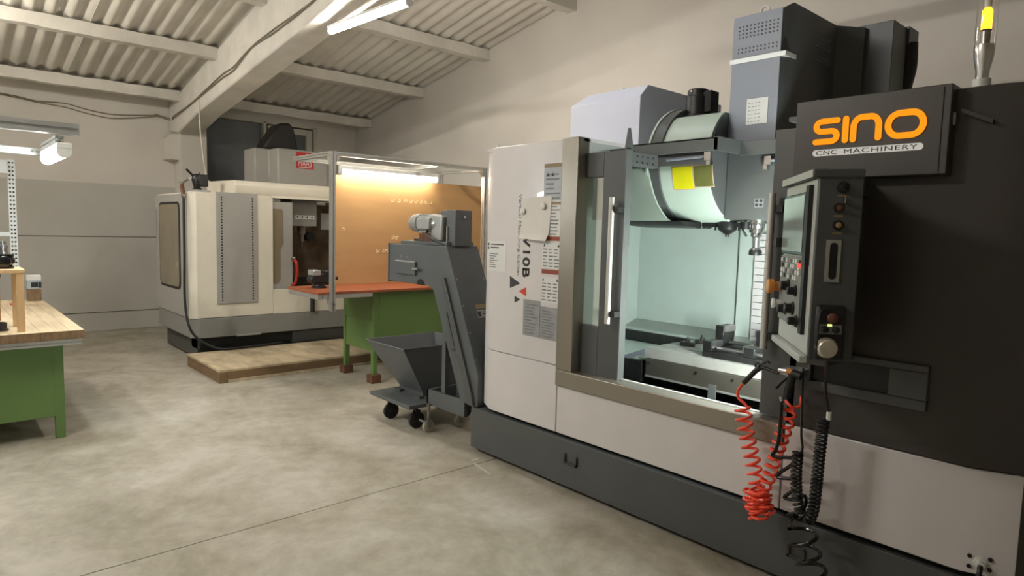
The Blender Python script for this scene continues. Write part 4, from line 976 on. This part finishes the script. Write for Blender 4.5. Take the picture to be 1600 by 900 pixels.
MB().box(-4.74, -4.38, 3.0, 3.40, .215, .245).build('hopper_foot', 'machine_dark', ct)
for x, y in ((-4.63, 2.85), (-4.28, 2.87), (-4.63, 3.36), (-4.28, 3.36)): caster(x, y, .186, .068, 'rubber', ct, 'caster', 'steel_dark')
rr = random.Random(7)
chip = MB()
for i in range(40):
    x, y = rr.uniform(-4.8, -4.45), rr.uniform(2.98, 3.35); q = rr.uniform(0, 6)
    chip.tube([(x+.02*math.cos(q+k*.9)+k*.004, y+.02*math.sin(q+k*.9), .42+.03*rr.random()+k*.006) for k in range(6)], .003, 4)
chip.box(-4.76, -4.40, 2.94, 3.42, .40, .425)
o = chip.build('metal_chips', 'steel_dark'); o['kind'] = 'stuff'; tag(o, 'dark curled metal chips lying in the hopper of the cart', 'chips')

# ================================================================== SECOND BENCH (red top, green cabinet)
b2 = thing('workbench', (-6.05, 3.6, 0), 'green steel workbench with worn red top raised on wooden blocks', 'workbench')
MB().box(-6.43, -5.727, 2.72, 4.72, .945, .972).build('bench_top', 'red_top', b2, bevel=.004)
MB().box(-6.41, -5.735, 2.725, 2.765, .900, .944).build('edge_profile', 'aluminium', b2)
MB().box(-5.765, -5.73, 2.77, 3.30, .905, .944).build('edge_profile', 'aluminium', b2)
cab = MB().box(-6.42, -5.80, 3.36, 4.63, .32, .945).build('cabinet', 'bench_green', b2, bevel=.004)
MB().box(-5.80, -5.794, 3.42, 4.60, .36, .91).build('cabinet_panel', 'bench_green', cab, bevel=.002)
MB().box(-6.39, -5.86, 3.352, 3.36, .64, .92).build('side_drawer_front', 'bench_green', cab, bevel=.002)
for x in (-6.42, -5.83):
    for y in (3.38, 4.60): MB().box(x-.025, x+.025, y-.025, y+.025, .088, .945).build('leg', 'bench_green', b2)
for x, y, l in ((-5.83, 3.38, 'reddish brown wooden block under the front corner leg of the green bench'), (-6.42, 3.38, 'brown wooden block under the rear leg of the green bench'), (-5.83, 4.60, 'wooden block under the far front leg of the green bench'), (-6.42, 4.60, 'wooden block under the far rear leg of the green bench')):
    tag(MB().box(x-.055, x+.055, y-.055, y+.055, 0, .087).build('wooden_block', 'block_brown', bevel=.004), l, 'block', 'blocks under the green bench')
# aluminium frame above it
fz = 2.292
af = thing('aluminium_frame', (-6.1, 3.77, .80), 'slotted aluminium profile frame clamped round the green bench', 'frame')
def profile(p0, p1, w=.04, par=None, name='profile', mt='aluminium'):
    p0, p1 = Vector(p0), Vector(p1); d = (p1-p0); L = d.length; d.normalize()
    a = Vector((0, 0, 1)) if abs(d.z) < .5 else Vector((1, 0, 0)); a = (a-d*a.dot(d)).normalized(); b = d.cross(a)
    h = w/2; g = w*.11; k = w*.30
    sec = []
    for q in range(4):
        ca, sa = math.cos(q*math.pi/2), math.sin(q*math.pi/2)
        for u, v in ((h, -h), (h, -g), (h-k, -g), (h-k, g), (h, g)): sec.append((u*ca-v*sa, u*sa+v*ca))
    return MB().gprism([p0+a*u+b*v for u, v in sec], d*L).build(name, mt, par)
profile((-5.70, 2.85, .79), (-5.70, 2.85, fz), .045, af, 'post')
profile((-5.70, 4.69, .79), (-5.70, 4.69, fz), .045, af, 'post')
profile((-6.53, 4.69, .0), (-6.52, 4.69, fz), .04, af, 'post')
profile((-5.70, 2.875, fz-.02), (-5.70, 4.665, fz-.02), .04, af, 'top_rail')
profile((-6.52, 2.83, fz-.02), (-6.52, 4.71, fz-.02), .04, af, 'top_rail')
profile((-6.50, 2.85, fz-.02), (-5.725, 2.85, fz-.02), .04, af, 'cross_rail'); profile((-6.50, 4.69, fz-.02), (-5.725, 4.69, fz-.02), .04, af, 'cross_rail')
profile((-6.50, 4.10, fz-.02), (-5.725, 4.10, fz-.02), .03, af, 'cross_rail')
for x, y, z in ((-5.70, 2.88, fz-.045), (-5.70, 4.66, fz-.045)):
    s = 1 if y < 3.5 else -1
    MB().prism([(y, z), (y+s*.045, z), (y, z-.06)], 'x', x-.018, x+.018).build('corner_bracket', 'aluminium', af)
MB().prism([(-5.73, fz-.045), (-5.79, fz-.045), (-5.73, fz-.11)], 'y', 2.832, 2.868).build('corner_bracket', 'aluminium', af)
MB().prism([(-5.725, .90), (-5.79, .90), (-5.725, .80)], 'y', 2.83, 2.87).build('clamp_bracket', 'aluminium', af)
MB().lathe((-5.675, 2.85, .855), (1, 0, 0), [(0, .014), (.012, .014)], 6).build('clamp_bolt', 'steel', af)
tube_lamp('bench_lamp', (-6.28, 3.22, 2.175), (-6.28, 4.46, 2.175), 'warm tube lamp glowing under the aluminium frame in front of the brown board', 'tube_back', None, .06)
bd = thing('hardboard_sheet', (-6.40, 4.1, .973), 'tall brown hardboard sheet standing at the back of the green bench', 'board')
MB().box(-6.41, -6.40, 3.20, 5.22, .974, 2.135).build('sheet', 'hardboard', bd)
rr = random.Random(11)
def chalk(px, py, n, dx):
    mb = MB()
    for i in range(n):
        p = onX(px+i*dx, py+i*.9*dx/8, -6.40); pts = []
        q = rr.uniform(0, 6)
        for k in range(5): pts.append((-6.399, p.y+.020*math.cos(q+k*1.15), p.z+.018*math.sin(q+k*1.3)))
        mb.tube(pts, .004, 5)
    stuff(mb.build('chalk_marks', 'chalk', bd))
chalk(614, 313, 2, 9); chalk(634, 314, 2, 8); chalk(650, 315, 4, 7.5); chalk(613, 371, 3, 4); chalk(590, 392, 1, 6); chalk(600, 392, 2, 4); chalk(536, 358, 1, 5)
# grey machine vise left on the bench end
bv = thing('bench_vise', (-6.15, 2.93, .972), 'dark bench vise with a pale jaw on the end of the red bench top', 'vise')
MB().lathe((-6.15, 2.93, .972), (0, 0, 1), [(0, .075), (.015, .075), (.02, .055), (.05, .05), (.06, .062)], 20).build('swivel_base', 'steel_dark', bv)
MB().prism([(2.83, 1.025), (3.02, 1.025), (3.04, 1.075), (3.0, 1.12), (2.87, 1.12), (2.82, 1.07)], 'x', -6.21, -6.09).build('body', 'steel_dark', bv, bevel=.008)
MB().box(-6.215, -6.085, 2.84, 2.92, 1.10, 1.155).build('fixed_jaw', 'steel_plate', bv, bevel=.006)
MB().box(-6.215, -6.085, 2.965, 3.06, 1.10, 1.145).build('moving_jaw', 'black', bv, bevel=.006)
MB().cyl((-6.15, 3.0, 1.065), (-6.15, 3.13, 1.065), .018, n=14).build('screw', 'steel_dark', bv)

# ================================================================== CREAM MACHINE AT THE BACK
HX = -7.85
ha = thing('milling_machine', (-8.6, 3.3, 0), 'cream enclosed milling machine with grey perforated panel by the back wall', 'machine')
def hx(x, y, X=HX): return onX(x, y, X)
HY0 = 2.20; HY1 = 4.55
MB().box(-9.25, -7.98, 2.30, 4.45, .02, .30).build('base', 'haas_base', ha)
zb = .495
MB().prism([(-9.30, HY0+.02), (-7.93, HY0+.01), (HX+.005, HY0+.08), (HX+.005, HY1), (-9.30, HY1)], 'z', .27, zb).build('lower_band', 'haas_band', ha, bevel=.006)
# cream front: left field, field right of the opening low sill
yo0, yo1 = hx(427, 380).y, hx(560, 380).y      # opening
zo0, zo1 = hx(440, 452).z, hx(470, 317).z
MB().box(HX-.03, HX, HY0+.07, yo0, zb+.004, 1.94).build('front_panel', 'haas_cream', ha, bevel=.008)
MB().box(HX-.03, HX, yo0, HY1, zb+.004, zo0).build('front_panel', 'haas_cream', ha, bevel=.004)
MB().box(HX-.03, HX, yo1+.25, HY1, zo0, 1.94).build('front_panel', 'haas_cream', ha, bevel=.004)
MB().prism([(-7.93, HY0), (HX, HY0+.07), (HX-.02, HY0+.09), (-7.95, HY0+.03)], 'z', zb+.004, 1.94).build('corner_panel', 'haas_cream', ha)
sideo = MB().box(-9.28, -7.93, HY0, HY0+.03, zb+.004, 1.925).build('side_panel', 'haas_grey', ha, bevel=.006)
a, b = onY(250, 320, HY0), onY(282, 449, HY0)
def rrect(x0, x1, z0, z1, r, n=5):
    out = []
    for cx, cz, a0 in ((x1-r, z1-r, 0), (x0+r, z1-r, 90), (x0+r, z0+r, 180), (x1-r, z0+r, 270)):
        out += [(cx+r*math.cos(math.radians(a0+90*i/n)), cz+r*math.sin(math.radians(a0+90*i/n))) for i in range(n+1)]
    return out
MB().prism(rrect(a.x-.03, b.x+.03, b.z-.03, a.z+.03, .09), 'y', HY0-.008, HY0).build('window_rim', 'rubber', sideo)
MB().prism(rrect(a.x, b.x, b.z, a.z, .07), 'y', HY0-.012, HY0-.008).build('side_window', 'haas_window', sideo)
MB().box(-9.24, -9.22, HY0-.004, HY0, 1.30, 1.75).build('side_vents', 'haas_band', sideo)
MB().box(-9.28, HX-.03, HY0+.03, HY0+1.05, 1.92, 1.94).build('roof', 'haas_cream', ha)
MB().box(-9.30, -9.27, HY0+.03, HY1, .5, 1.9).build('rear_panel', 'haas_grey', ha)
MB().box(-9.28, HX-.03, HY1-.03, HY1, .5, 1.94).build('side_panel', 'haas_grey', ha)
# perforated grey panel
a, b = hx(338, 301, HX+.02), hx(403, 472, HX+.02)
pp = MB().box(HX, HX+.022, a.y, b.y, b.z, a.z+.01).build('perforated_panel', 'haas_grey', ha, bevel=.004)
mb = MB()
for y in (a.y+.055, b.y-.055):
    n = 38
    for i in range(n):
        z = b.z+.035+(a.z-b.z-.06)*i/n; mb.box(HX+.022, HX+.0235, y-.008, y+.008, z, z+.018)
stuff(mb.build('panel_slots', 'black', pp))
# sliding door with window, sunk behind the front
dv = hx(443, 380)
yd1 = hx(457, 400, HX-.05).y
hd_ = MB().box(HX-.07, HX-.04, yo0-.30, yd1, zo0-.02, zo1).build('machine_door', 'haas_grey', ha, bevel=.006)
a, b = hx(424, 326, HX-.04), hx(442, 443, HX-.04)
MB().gprism([(HX-.04, y, z) for y, z in [(a.y-.05, a.z), (b.y-.01, a.z), (b.y+.005, a.z-.03), (b.y+.01, a.z-.42), (b.y-.03, a.z-.50), (b.y-.03, b.z+.06), (b.y-.06, b.z), (a.y-.05, b.z)]], (.006, 0, 0)).build('door_window', 'haas_window', hd_)
hh = MB().tube(smooth([(HX-.03, yd1-.005, 1.17), (HX+.04, yd1+.01, 1.13), (HX+.05, yd1+.015, 1.0), (HX+.03, yd1, .88), (HX-.03, yd1-.02, .84)], 6), .018, 8).build('door_handle', 'handle_red', hd_)
MB().lathe((HX-.03, yd1-.005, 1.175), (1, 0, .2), [(0, .02), (.05, .018), (.055, .01)], 10).build('handle_mount', 'steel', hh)
# inside of the cabin
MB().box(-9.1, HX-.08, yo0+.0, yo0+.02, .70, 1.9).build('cabin_side', 'haas_inside', ha)
MB().box(-9.12, -9.1, yo0, yo1+.3, .70, 1.9).build('cabin_back', 'haas_inside', ha)
MB().box(-9.1, HX-.03, yo0, yo1+.3, .68, .70).build('cabin_floor', 'haas_inside', ha)
MB().box(-9.1, HX-.08, yo1+.28, yo1+.3, .7, 1.9).build('cabin_side', 'haas_band', ha)
MB().box(-8.9, -8.0, 3.2, 4.3, .80, .86).build('mill_table', 'steel_dark', ha)
a, b = hx(455, 320, -8.15), hx(495, 354, -8.15)
sh = MB().box(-8.5, -8.15, a.y, b.y, b.z, a.z+.12).build('spindle_head', 'haas_band', ha, bevel=.006)
a, b = hx(461, 336, -8.15), hx(491, 343, -8.15)
lb2 = MB().box(-8.15, -8.147, a.y, b.y, b.z, a.z).build('pictogram_strip', 'label_white', sh)
mb = MB()
for i in range(4):
    y = a.y+(b.y-a.y)*(i+.5)/4; z = (a.z+b.z)/2; hgt = (a.z-b.z)/2
    mb.lathe((-8.147, y, z), (1, 0, 0), [(0, hgt*.55), (.002, hgt*.5)], 7)
    mb.box(-8.147, -8.1455, y-(b.y-a.y)/8-.001, y-(b.y-a.y)/8+.001, b.z, a.z)
stuff(mb.build('pictograms', 'print_ink', lb2))
q = hx(471, 360, -8.3)
MB().lathe((-8.3, q.y, hx(471, 354, -8.3).z), (0, 0, -1), [(0, .055), (.10, .05), (.105, .035), (.20, .03), (.21, .014), (.27, .012)], 16).build('spindle', 'steel', sh)
MB().cyl((-8.3, hx(486, 370, -8.3).y, hx(486, 370, -8.3).z), (-8.42, hx(486, 370, -8.3).y, hx(486, 370, -8.3).z), .06, n=16).build('coolant_ring', 'steel_dark', sh)
a = hx(508, 345, -8.3); MB().box(-8.4, -8.3, a.y-.06, a.y+.08, a.z-.12, a.z+.10).build('tool_box', 'haas_grey', sh)
# cream canopy above the opening, head tower and dark cone
a, b = hx(367, 281, HX+.02), hx(513, 317, HX+.02)
cn = MB().prism([(HX-1.0, 1.94), (HX, 1.94), (HX+.02, 1.98), (HX+.02, 2.055), (HX-.02, 2.10), (HX-1.0, 2.12)], 'y', a.y, 4.45).build('canopy', 'haas_cream', ha, bevel=.01)
MB().box(HX-.03, HX+.015, hx(423, 318).y, 4.45, 1.915, 1.945).build('canopy_lip', 'haas_cream', cn)
tx = -8.75
a, b = onX(434, 240, tx), onX(489, 240, tx)
MB().prism([(tx, a.y), (tx, 4.30), (-9.4, 4.30), (-9.4, a.y-.22), (-9.0, a.y-.22), (-9.0, a.y-.02)], 'z', 2.10, 2.63).build('head_tower', 'haas_grey', ha, bevel=.02)
c0 = onX(432, 200, -9.2)
cone = [(-8.9, 2.63)]
cq = [onX(x, y, -9.15) for x, y in ((403, 232), (424, 200), (430, 194), (446, 194), (452, 203), (459, 232))]
c2 = [onX(x, y, -9.15) for x, y in ((403, 232),)]
MB().gprism([(-9.30, p.y, max(p.z, 2.63) if i not in (0, 5) else 2.63) for i, p in enumerate(cq)], (.32, 0, 0)).build('motor_cone', 'black', ha, bevel=.03)
a, b = onX(463, 237, tx), onX(490, 265, tx)
lg = MB().box(tx, tx+.004, a.y, b.y, b.z, a.z).build('logo_plate', 'haas_red', ha)
text('logo_lettering', 'HAAS', (tx+.004, a.y+.03, b.z+.035), (0, 1, 0), (0, 0, 1), b.y-a.y-.06, .085, 'plastic_white', lg, .002)
stuff(MB().box(tx+.004, tx+.006, a.y+.14, a.y+.20, a.z-.12, a.z-.02).box(tx+.004, tx+.006, a.y+.03, b.y-.03, b.z+.014, b.z+.024).build('logo_bar', 'plastic_white', lg))
# dark tray opening below the band
a, b = hx(320, 519, HX-.02), hx(465, 545, HX-.02)
MB().box(-8.2, HX-.04, HY0+.10, 3.30, .13, .268).build('coolant_bay', 'black', ha)
MB().box(HX-.04, HX+.012, 2.70, 2.98, .262, .285).build('tray_lip', 'haas_grey', ha)
MB().box(HX-.10, HX-.05, 3.0, 3.42, .155, .26).build('pump_grille', 'rubber', ha)
MB().box(-7.99, HX-.02, 3.40, HY1-.05, .12, .27).build('base_skirt', 'haas_base', ha)
MB().cyl((-7.80, 3.63, .50), (-7.80, 3.63, .93), .028, n=12).build('support_post', 'rubber', ha)
# air gun with its hose on top of the cabinet
gg = thing('air_gun', (-8.0, 2.165, 1.93), 'silver and brown blow gun hung at the top corner of the cream machine', 'air gun')
gp = lambda x, y: onY(x, y, 2.165)
MB().tube([gp(287, 309), gp(286, 300), gp(284, 289)], .022, 10).build('grip', 'block_brown', gg)
MB().tube([gp(281, 285), gp(285, 286), gp(290, 282), gp(296, 279)], .013, 8).build('nozzle', 'chrome', gg)
MB().cyl(gp(287, 309), gp(287, 303), .017, n=10).build('coupling', 'chrome', gg)
hpth = [gp(287, 309), gp(288, 340), gp(289, 400), gp(289, 450), gp(290.5, 480)]
hpth[1:] = [Vector((p.x, 2.16, p.z)) for p in hpth[1:]]
hpth += [onX(294, 505, -7.82), onX(302, 522, -7.80), onX(318, 535, -7.77), onX(345, 545, -7.70), onX(378, 548, -7.66), onX(410, 546, -7.68), onX(440, 540, -7.74)]
hpth[-4:] = [Vector((p.x, p.y, .155)) for p in hpth[-4:]]
tag(MB().tube(smooth(hpth, 6), .014, 8).build('air_hose', 'rubber'), 'black hose hanging down the corner of the cream machine and looping along the platform', 'hose')
vs_ = thing('clamp_vise', (-8.25, 2.42, 1.942), 'small dark angle vise with a lever standing on top of the cream machine', 'vise')
vq = lambda x, y: onX(x, y, -8.25)
p = vq(308, 292); MB().box(-8.33, -8.15, p.y-.12, p.y+.12, 1.941, 1.975).build('base_plate', 'steel_plate', vs_)
MB().lathe((-8.25, p.y, 1.975), (0, 0, 1), [(0, .05), (.02, .05), (.03, .035), (.06, .045), (.12, .06), (.17, .05), (.19, .03)], 14).build('body', 'steel_dark', vs_)
MB().box(-8.31, -8.19, p.y+.01, p.y+.11, 2.02, 2.16).build('jaw', 'steel_dark', vs_, bevel=.01)
MB().tube([vq(302, 275), vq(297, 270), vq(291, 264)], .014, 8).build('lever', 'steel_dark', vs_)
MB().tube(smooth([vq(304, 285), vq(309, 280), vq(312, 270)], 4), .008, 6).build('crank', 'steel_dark', vs_)

# ================================================================== PLATFORM
pf = thing('wooden_platform', (-7.15, 3.0, 0), 'low wooden step platform with stained boards in front of the cream machine', 'platform')
pby = 2.115; pw = 4.0
ed = [2.115, 2.62, 3.12, 3.60, 4.0]
for i in range(4): MB().box(-7.72, -6.665, ed[i]+.002, ed[i+1]-.002, .112, .134).build('board', 'old_board', pf, bevel=.002)
MB().box(-6.70, -6.66, 2.15, 4.0, .03, .112).build('front_beam', 'old_board_edge', pf, bevel=.003)
MB().box(-6.68, -6.645, 2.20, 4.0, .0, .03).build('front_runner', 'old_board', pf)
MB().box(-6.72, -6.655, 2.115, 2.19, .0, .112).build('corner_post', 'old_board_edge', pf, bevel=.006)
MB().box(-7.72, -6.72, 2.12, 2.155, .0, .112).build('side_beam', 'old_board_edge', pf)
MB().box(-7.72, -6.72, 3.96, 4.0, .0, .112).build('side_beam', 'old_board_edge', pf)

# ================================================================== LEFT BENCH (oak block top)
lbn = thing('workbench', (-6.6, .4, 0), 'long workbench with laminated oak top and green cabinet beneath', 'workbench')
bw0, bw1 = -.12, .82; bX0, bX1 = -7.80, -5.48; bt = .81
ns = 11; yy = [bw0+(bw1-bw0)*i/ns for i in range(ns+1)]
tp = None
for i in range(ns):
    MB().box(bX0, bX1, yy[i]+.0006, yy[i+1]-.0006, bt-.058, bt).build('oak_stave', 'butcher_block', lbn, bevel=.0015)
for i in range(ns): MB().box(bX1, bX1+.004, yy[i]+.0006, yy[i+1]-.0006, bt-.058, bt-.001).build('end_grain', 'butcher_end', lbn)
MB().box(bX0+.02, bX1+.0, bw0+.02, bw1-.03, bt-.063, bt-.0585).build('top_backing', 'butcher_end', lbn)
profile((bX1-.02, bw0, bt-.083), (bX1-.02, bw1-.015, bt-.083), .04, lbn, 'edge_profile')
profile((bX0, bw1-.04, bt-.083), (bX1-.04, bw1-.04, bt-.083), .04, lbn, 'edge_profile')
MB().box(-7.5, -5.636, bw0+.04, .709, .165, bt-.105).build('cabinet', 'bench_green', lbn, bevel=.004)
for x in (-7.5, -5.66):
    for y in (bw0+.06, .68): MB().box(x-.0245, x+.025, y-.03, y+.03, 0, bt-.10).build('leg', 'bench_green', lbn, bevel=.002)
# frame with two lamps above the oak bench
lf = thing('aluminium_frame', (-5.9, .35, .81), 'aluminium profile lamp frame standing over the oak bench', 'frame')
fx = onZ(123, 205, 2.2).x; 
profile((fx, -.30, 2.205), (fx, onX(123, 203, fx).y, 2.205), .075, lf, 'front_rail')
profile((-6.15, -.30, 2.10), (-6.15, .72, 2.10), .05, lf, 'rear_rail')
profile((-6.12, .70, 2.135), (fx-.02, .70, 2.135), .05, lf, 'side_rail'); profile((-6.12, .02, 2.135), (fx-.02, .02, 2.135), .05, lf, 'side_rail')
profile((-6.15, -.09, .812), (-6.15, -.09, 2.10), .05, lf, 'post'); profile((fx-.25, -.09, .812), (fx-.25, -.09, 2.13), .05, lf, 'post')
MB().prism([(-6.12, 2.09), (-6.05, 2.09), (-6.12, 2.03)], 'y', .68, .72).build('corner_bracket', 'aluminium', lf)
for y in (.62, .66): MB().lathe((-6.12, y, 2.10), (1, 0, 0), [(0, .009), (.008, .009)], 8).build('bolt', 'chrome', lf)
la, lb3 = onZ(56, 240, 2.055), onZ(109, 229, 2.055)
tube_lamp('bench_lamp', (-6.02, .70, 2.045), (-5.20, .70, 2.045), 'cool white tube lamp on the outer rail above the oak bench', 'tube_cool', None, .085, clear_end=.06)
tube_lamp('bench_lamp', (-6.02, .02, 2.045), (-5.20, .02, 2.045), 'cool white tube lamp on the inner rail above the oak bench', 'tube_cool', None, .085)
# perforated upright with shelf arm
up = thing('slotted_upright', (-7.37, .60, .81), 'white perforated steel upright at the far end of the oak bench', 'upright')
ub = onZ(24, 478, .81); ub.x = -7.37
y0, y1 = onX(14, 330, -7.37).y, onX(26, 330, -7.37).y
MB().box(-7.40, -7.372, y0, y1, .812, 2.112).build('post', 'zinc_white', up)
mb = MB(); n = 34
for i in range(n):
    z = .86+i*(2.085-.86)/(n-1)
    for f_ in (.27, .70): mb.cyl((-7.373, y0+(y1-y0)*f_, z), (-7.3705, y0+(y1-y0)*f_, z), .0085, n=6)
stuff(mb.build('punched_holes', 'black', up))
MB().box(-7.40, -7.30, y0-.35, y0, 1.985, 2.06).build('shelf_arm', 'zinc_white', up)
MB().box(-7.41, -7.30, y0-.40, y0-.01, 2.06, 2.10).build('shelf_lip', 'zinc_white', up)
MB().box(-7.40, -7.36, y0-.35, y0, 1.43, 1.465).build('cross_arm', 'zinc_white', up)
for zt_, l in ((.812, ''),):
    MB().box(-7.44, -7.33, y0-.02, y1+.02, .811, .818).build('foot_plate', 'handle_red', up)
# box and timber offcut at the far corner
oc = onZ(54, 467, .81)
X_ = -7.62; ya, yb = onX(43, 460, X_).y, onX(65, 460, X_).y
tag(MB().box(X_-.09, X_, ya, yb, .811, .811+.115).build('timber_block', 'butcher_end', bevel=.003), 'laminated timber block standing at the far corner of the oak bench', 'block')
tcx = thing('parts_case', (X_-.05, (ya+yb)/2, .926), 'small clear parts case with white lid on the timber block', 'case')
MB().box(X_-.09, X_, ya, yb-.005, .927, 1.005).build('case_body', 'glass_case', tcx, bevel=.003)
MB().box(X_-.095, X_+.004, ya-.004, yb, 1.005, 1.055).build('lid', 'plastic_white', tcx, bevel=.004)
stuff(MB().box(X_, X_+.002, ya+.03, ya+.085, .94, .99).box(X_, X_+.002, ya+.11, yb-.02, .935, .99).build('case_contents', 'steel_dark', tcx))
# small pine stand with a drill chuck head on it
sX = -5.56; sy1 = onX(42, 500, sX).y; sy0 = sy1-.34; szt = onX(35, 421, sX).z
sn = thing('pine_stand', (sX-.12, (sy0+sy1)/2, .81), 'little pine table stand on the oak bench holding the dark arbor', 'stand')
MB().box(sX-.34, sX, sy0, sy1-.0, szt-.028, szt).build('top', 'pine', sn, bevel=.003)
MB().box(sX-.045, sX-.004, sy1-.052, sy1-.008, .811, szt-.028).build('leg', 'pine', sn)
MB().box(sX-.33, sX-.29, sy1-.052, sy1-.008, .811, szt-.028).build('leg', 'pine', sn)
MB().box(sX-.045, sX-.004, sy0, sy0+.044, .811, szt-.028).build('leg', 'pine', sn)
MB().box(sX-.33, sX-.29, sy0, sy0+.044, .811, szt-.028).build('leg', 'pine', sn)
MB().box(sX-.33, sX-.31, sy0+.05, sy1-.12, .86, szt-.07).build('back_board', 'hardboard', sn)
q = onX(8, 405, sX-.15)
tg = thing('tool_arbor', (sX-.15, q.y, szt), 'black arbor with stacked silver collars lying on the pine stand', 'tool')
zc = szt
MB().lathe((sX-.15, q.y-.01, zc), (0, 0, 1), [(0, .055), (.012, .062), (.02, .05), (.04, .066), (.07, .066), (.075, .058), (.10, .062)], 26).build('flange', 'black_gloss', tg)
MB().lathe((sX-.15, q.y-.02, zc+.10), (0, 0, 1), [(0, .04), (.02, .04), (.021, .035), (.04, .035), (.041, .04), (.06, .04), (.062, .03), (.09, .03)], 22).build('collars', 'steel', tg)
MB().lathe((sX-.12, q.y+.0, zc+.05), (1, -.3, 0), [(0, .04), (.05, .04), (.055, .03)], 18).build('nose', 'black_gloss', tg)
dk2 = onZ(8, 498, .811)
tag(MB().lathe((sX-.15, sy1-.14, .811), (0, 0, 1), [(0, .05), (.008, .05), (.012, .042), (.05, .042), (.055, .036), (.06, .02)], 20).build('collet_cup', 'black'), 'small black cup standing on the oak bench under the pine stand', 'cup')
tag(MB().lathe((sX-.15, sy1-.155, szt-.028-.04), (0, 0, 1), [(0, .030), (.03, .034), (.039, .034)], 16).build('hanging_nut', 'steel_dark'), 'dark nut fixed below the top of the pine stand', 'nut')
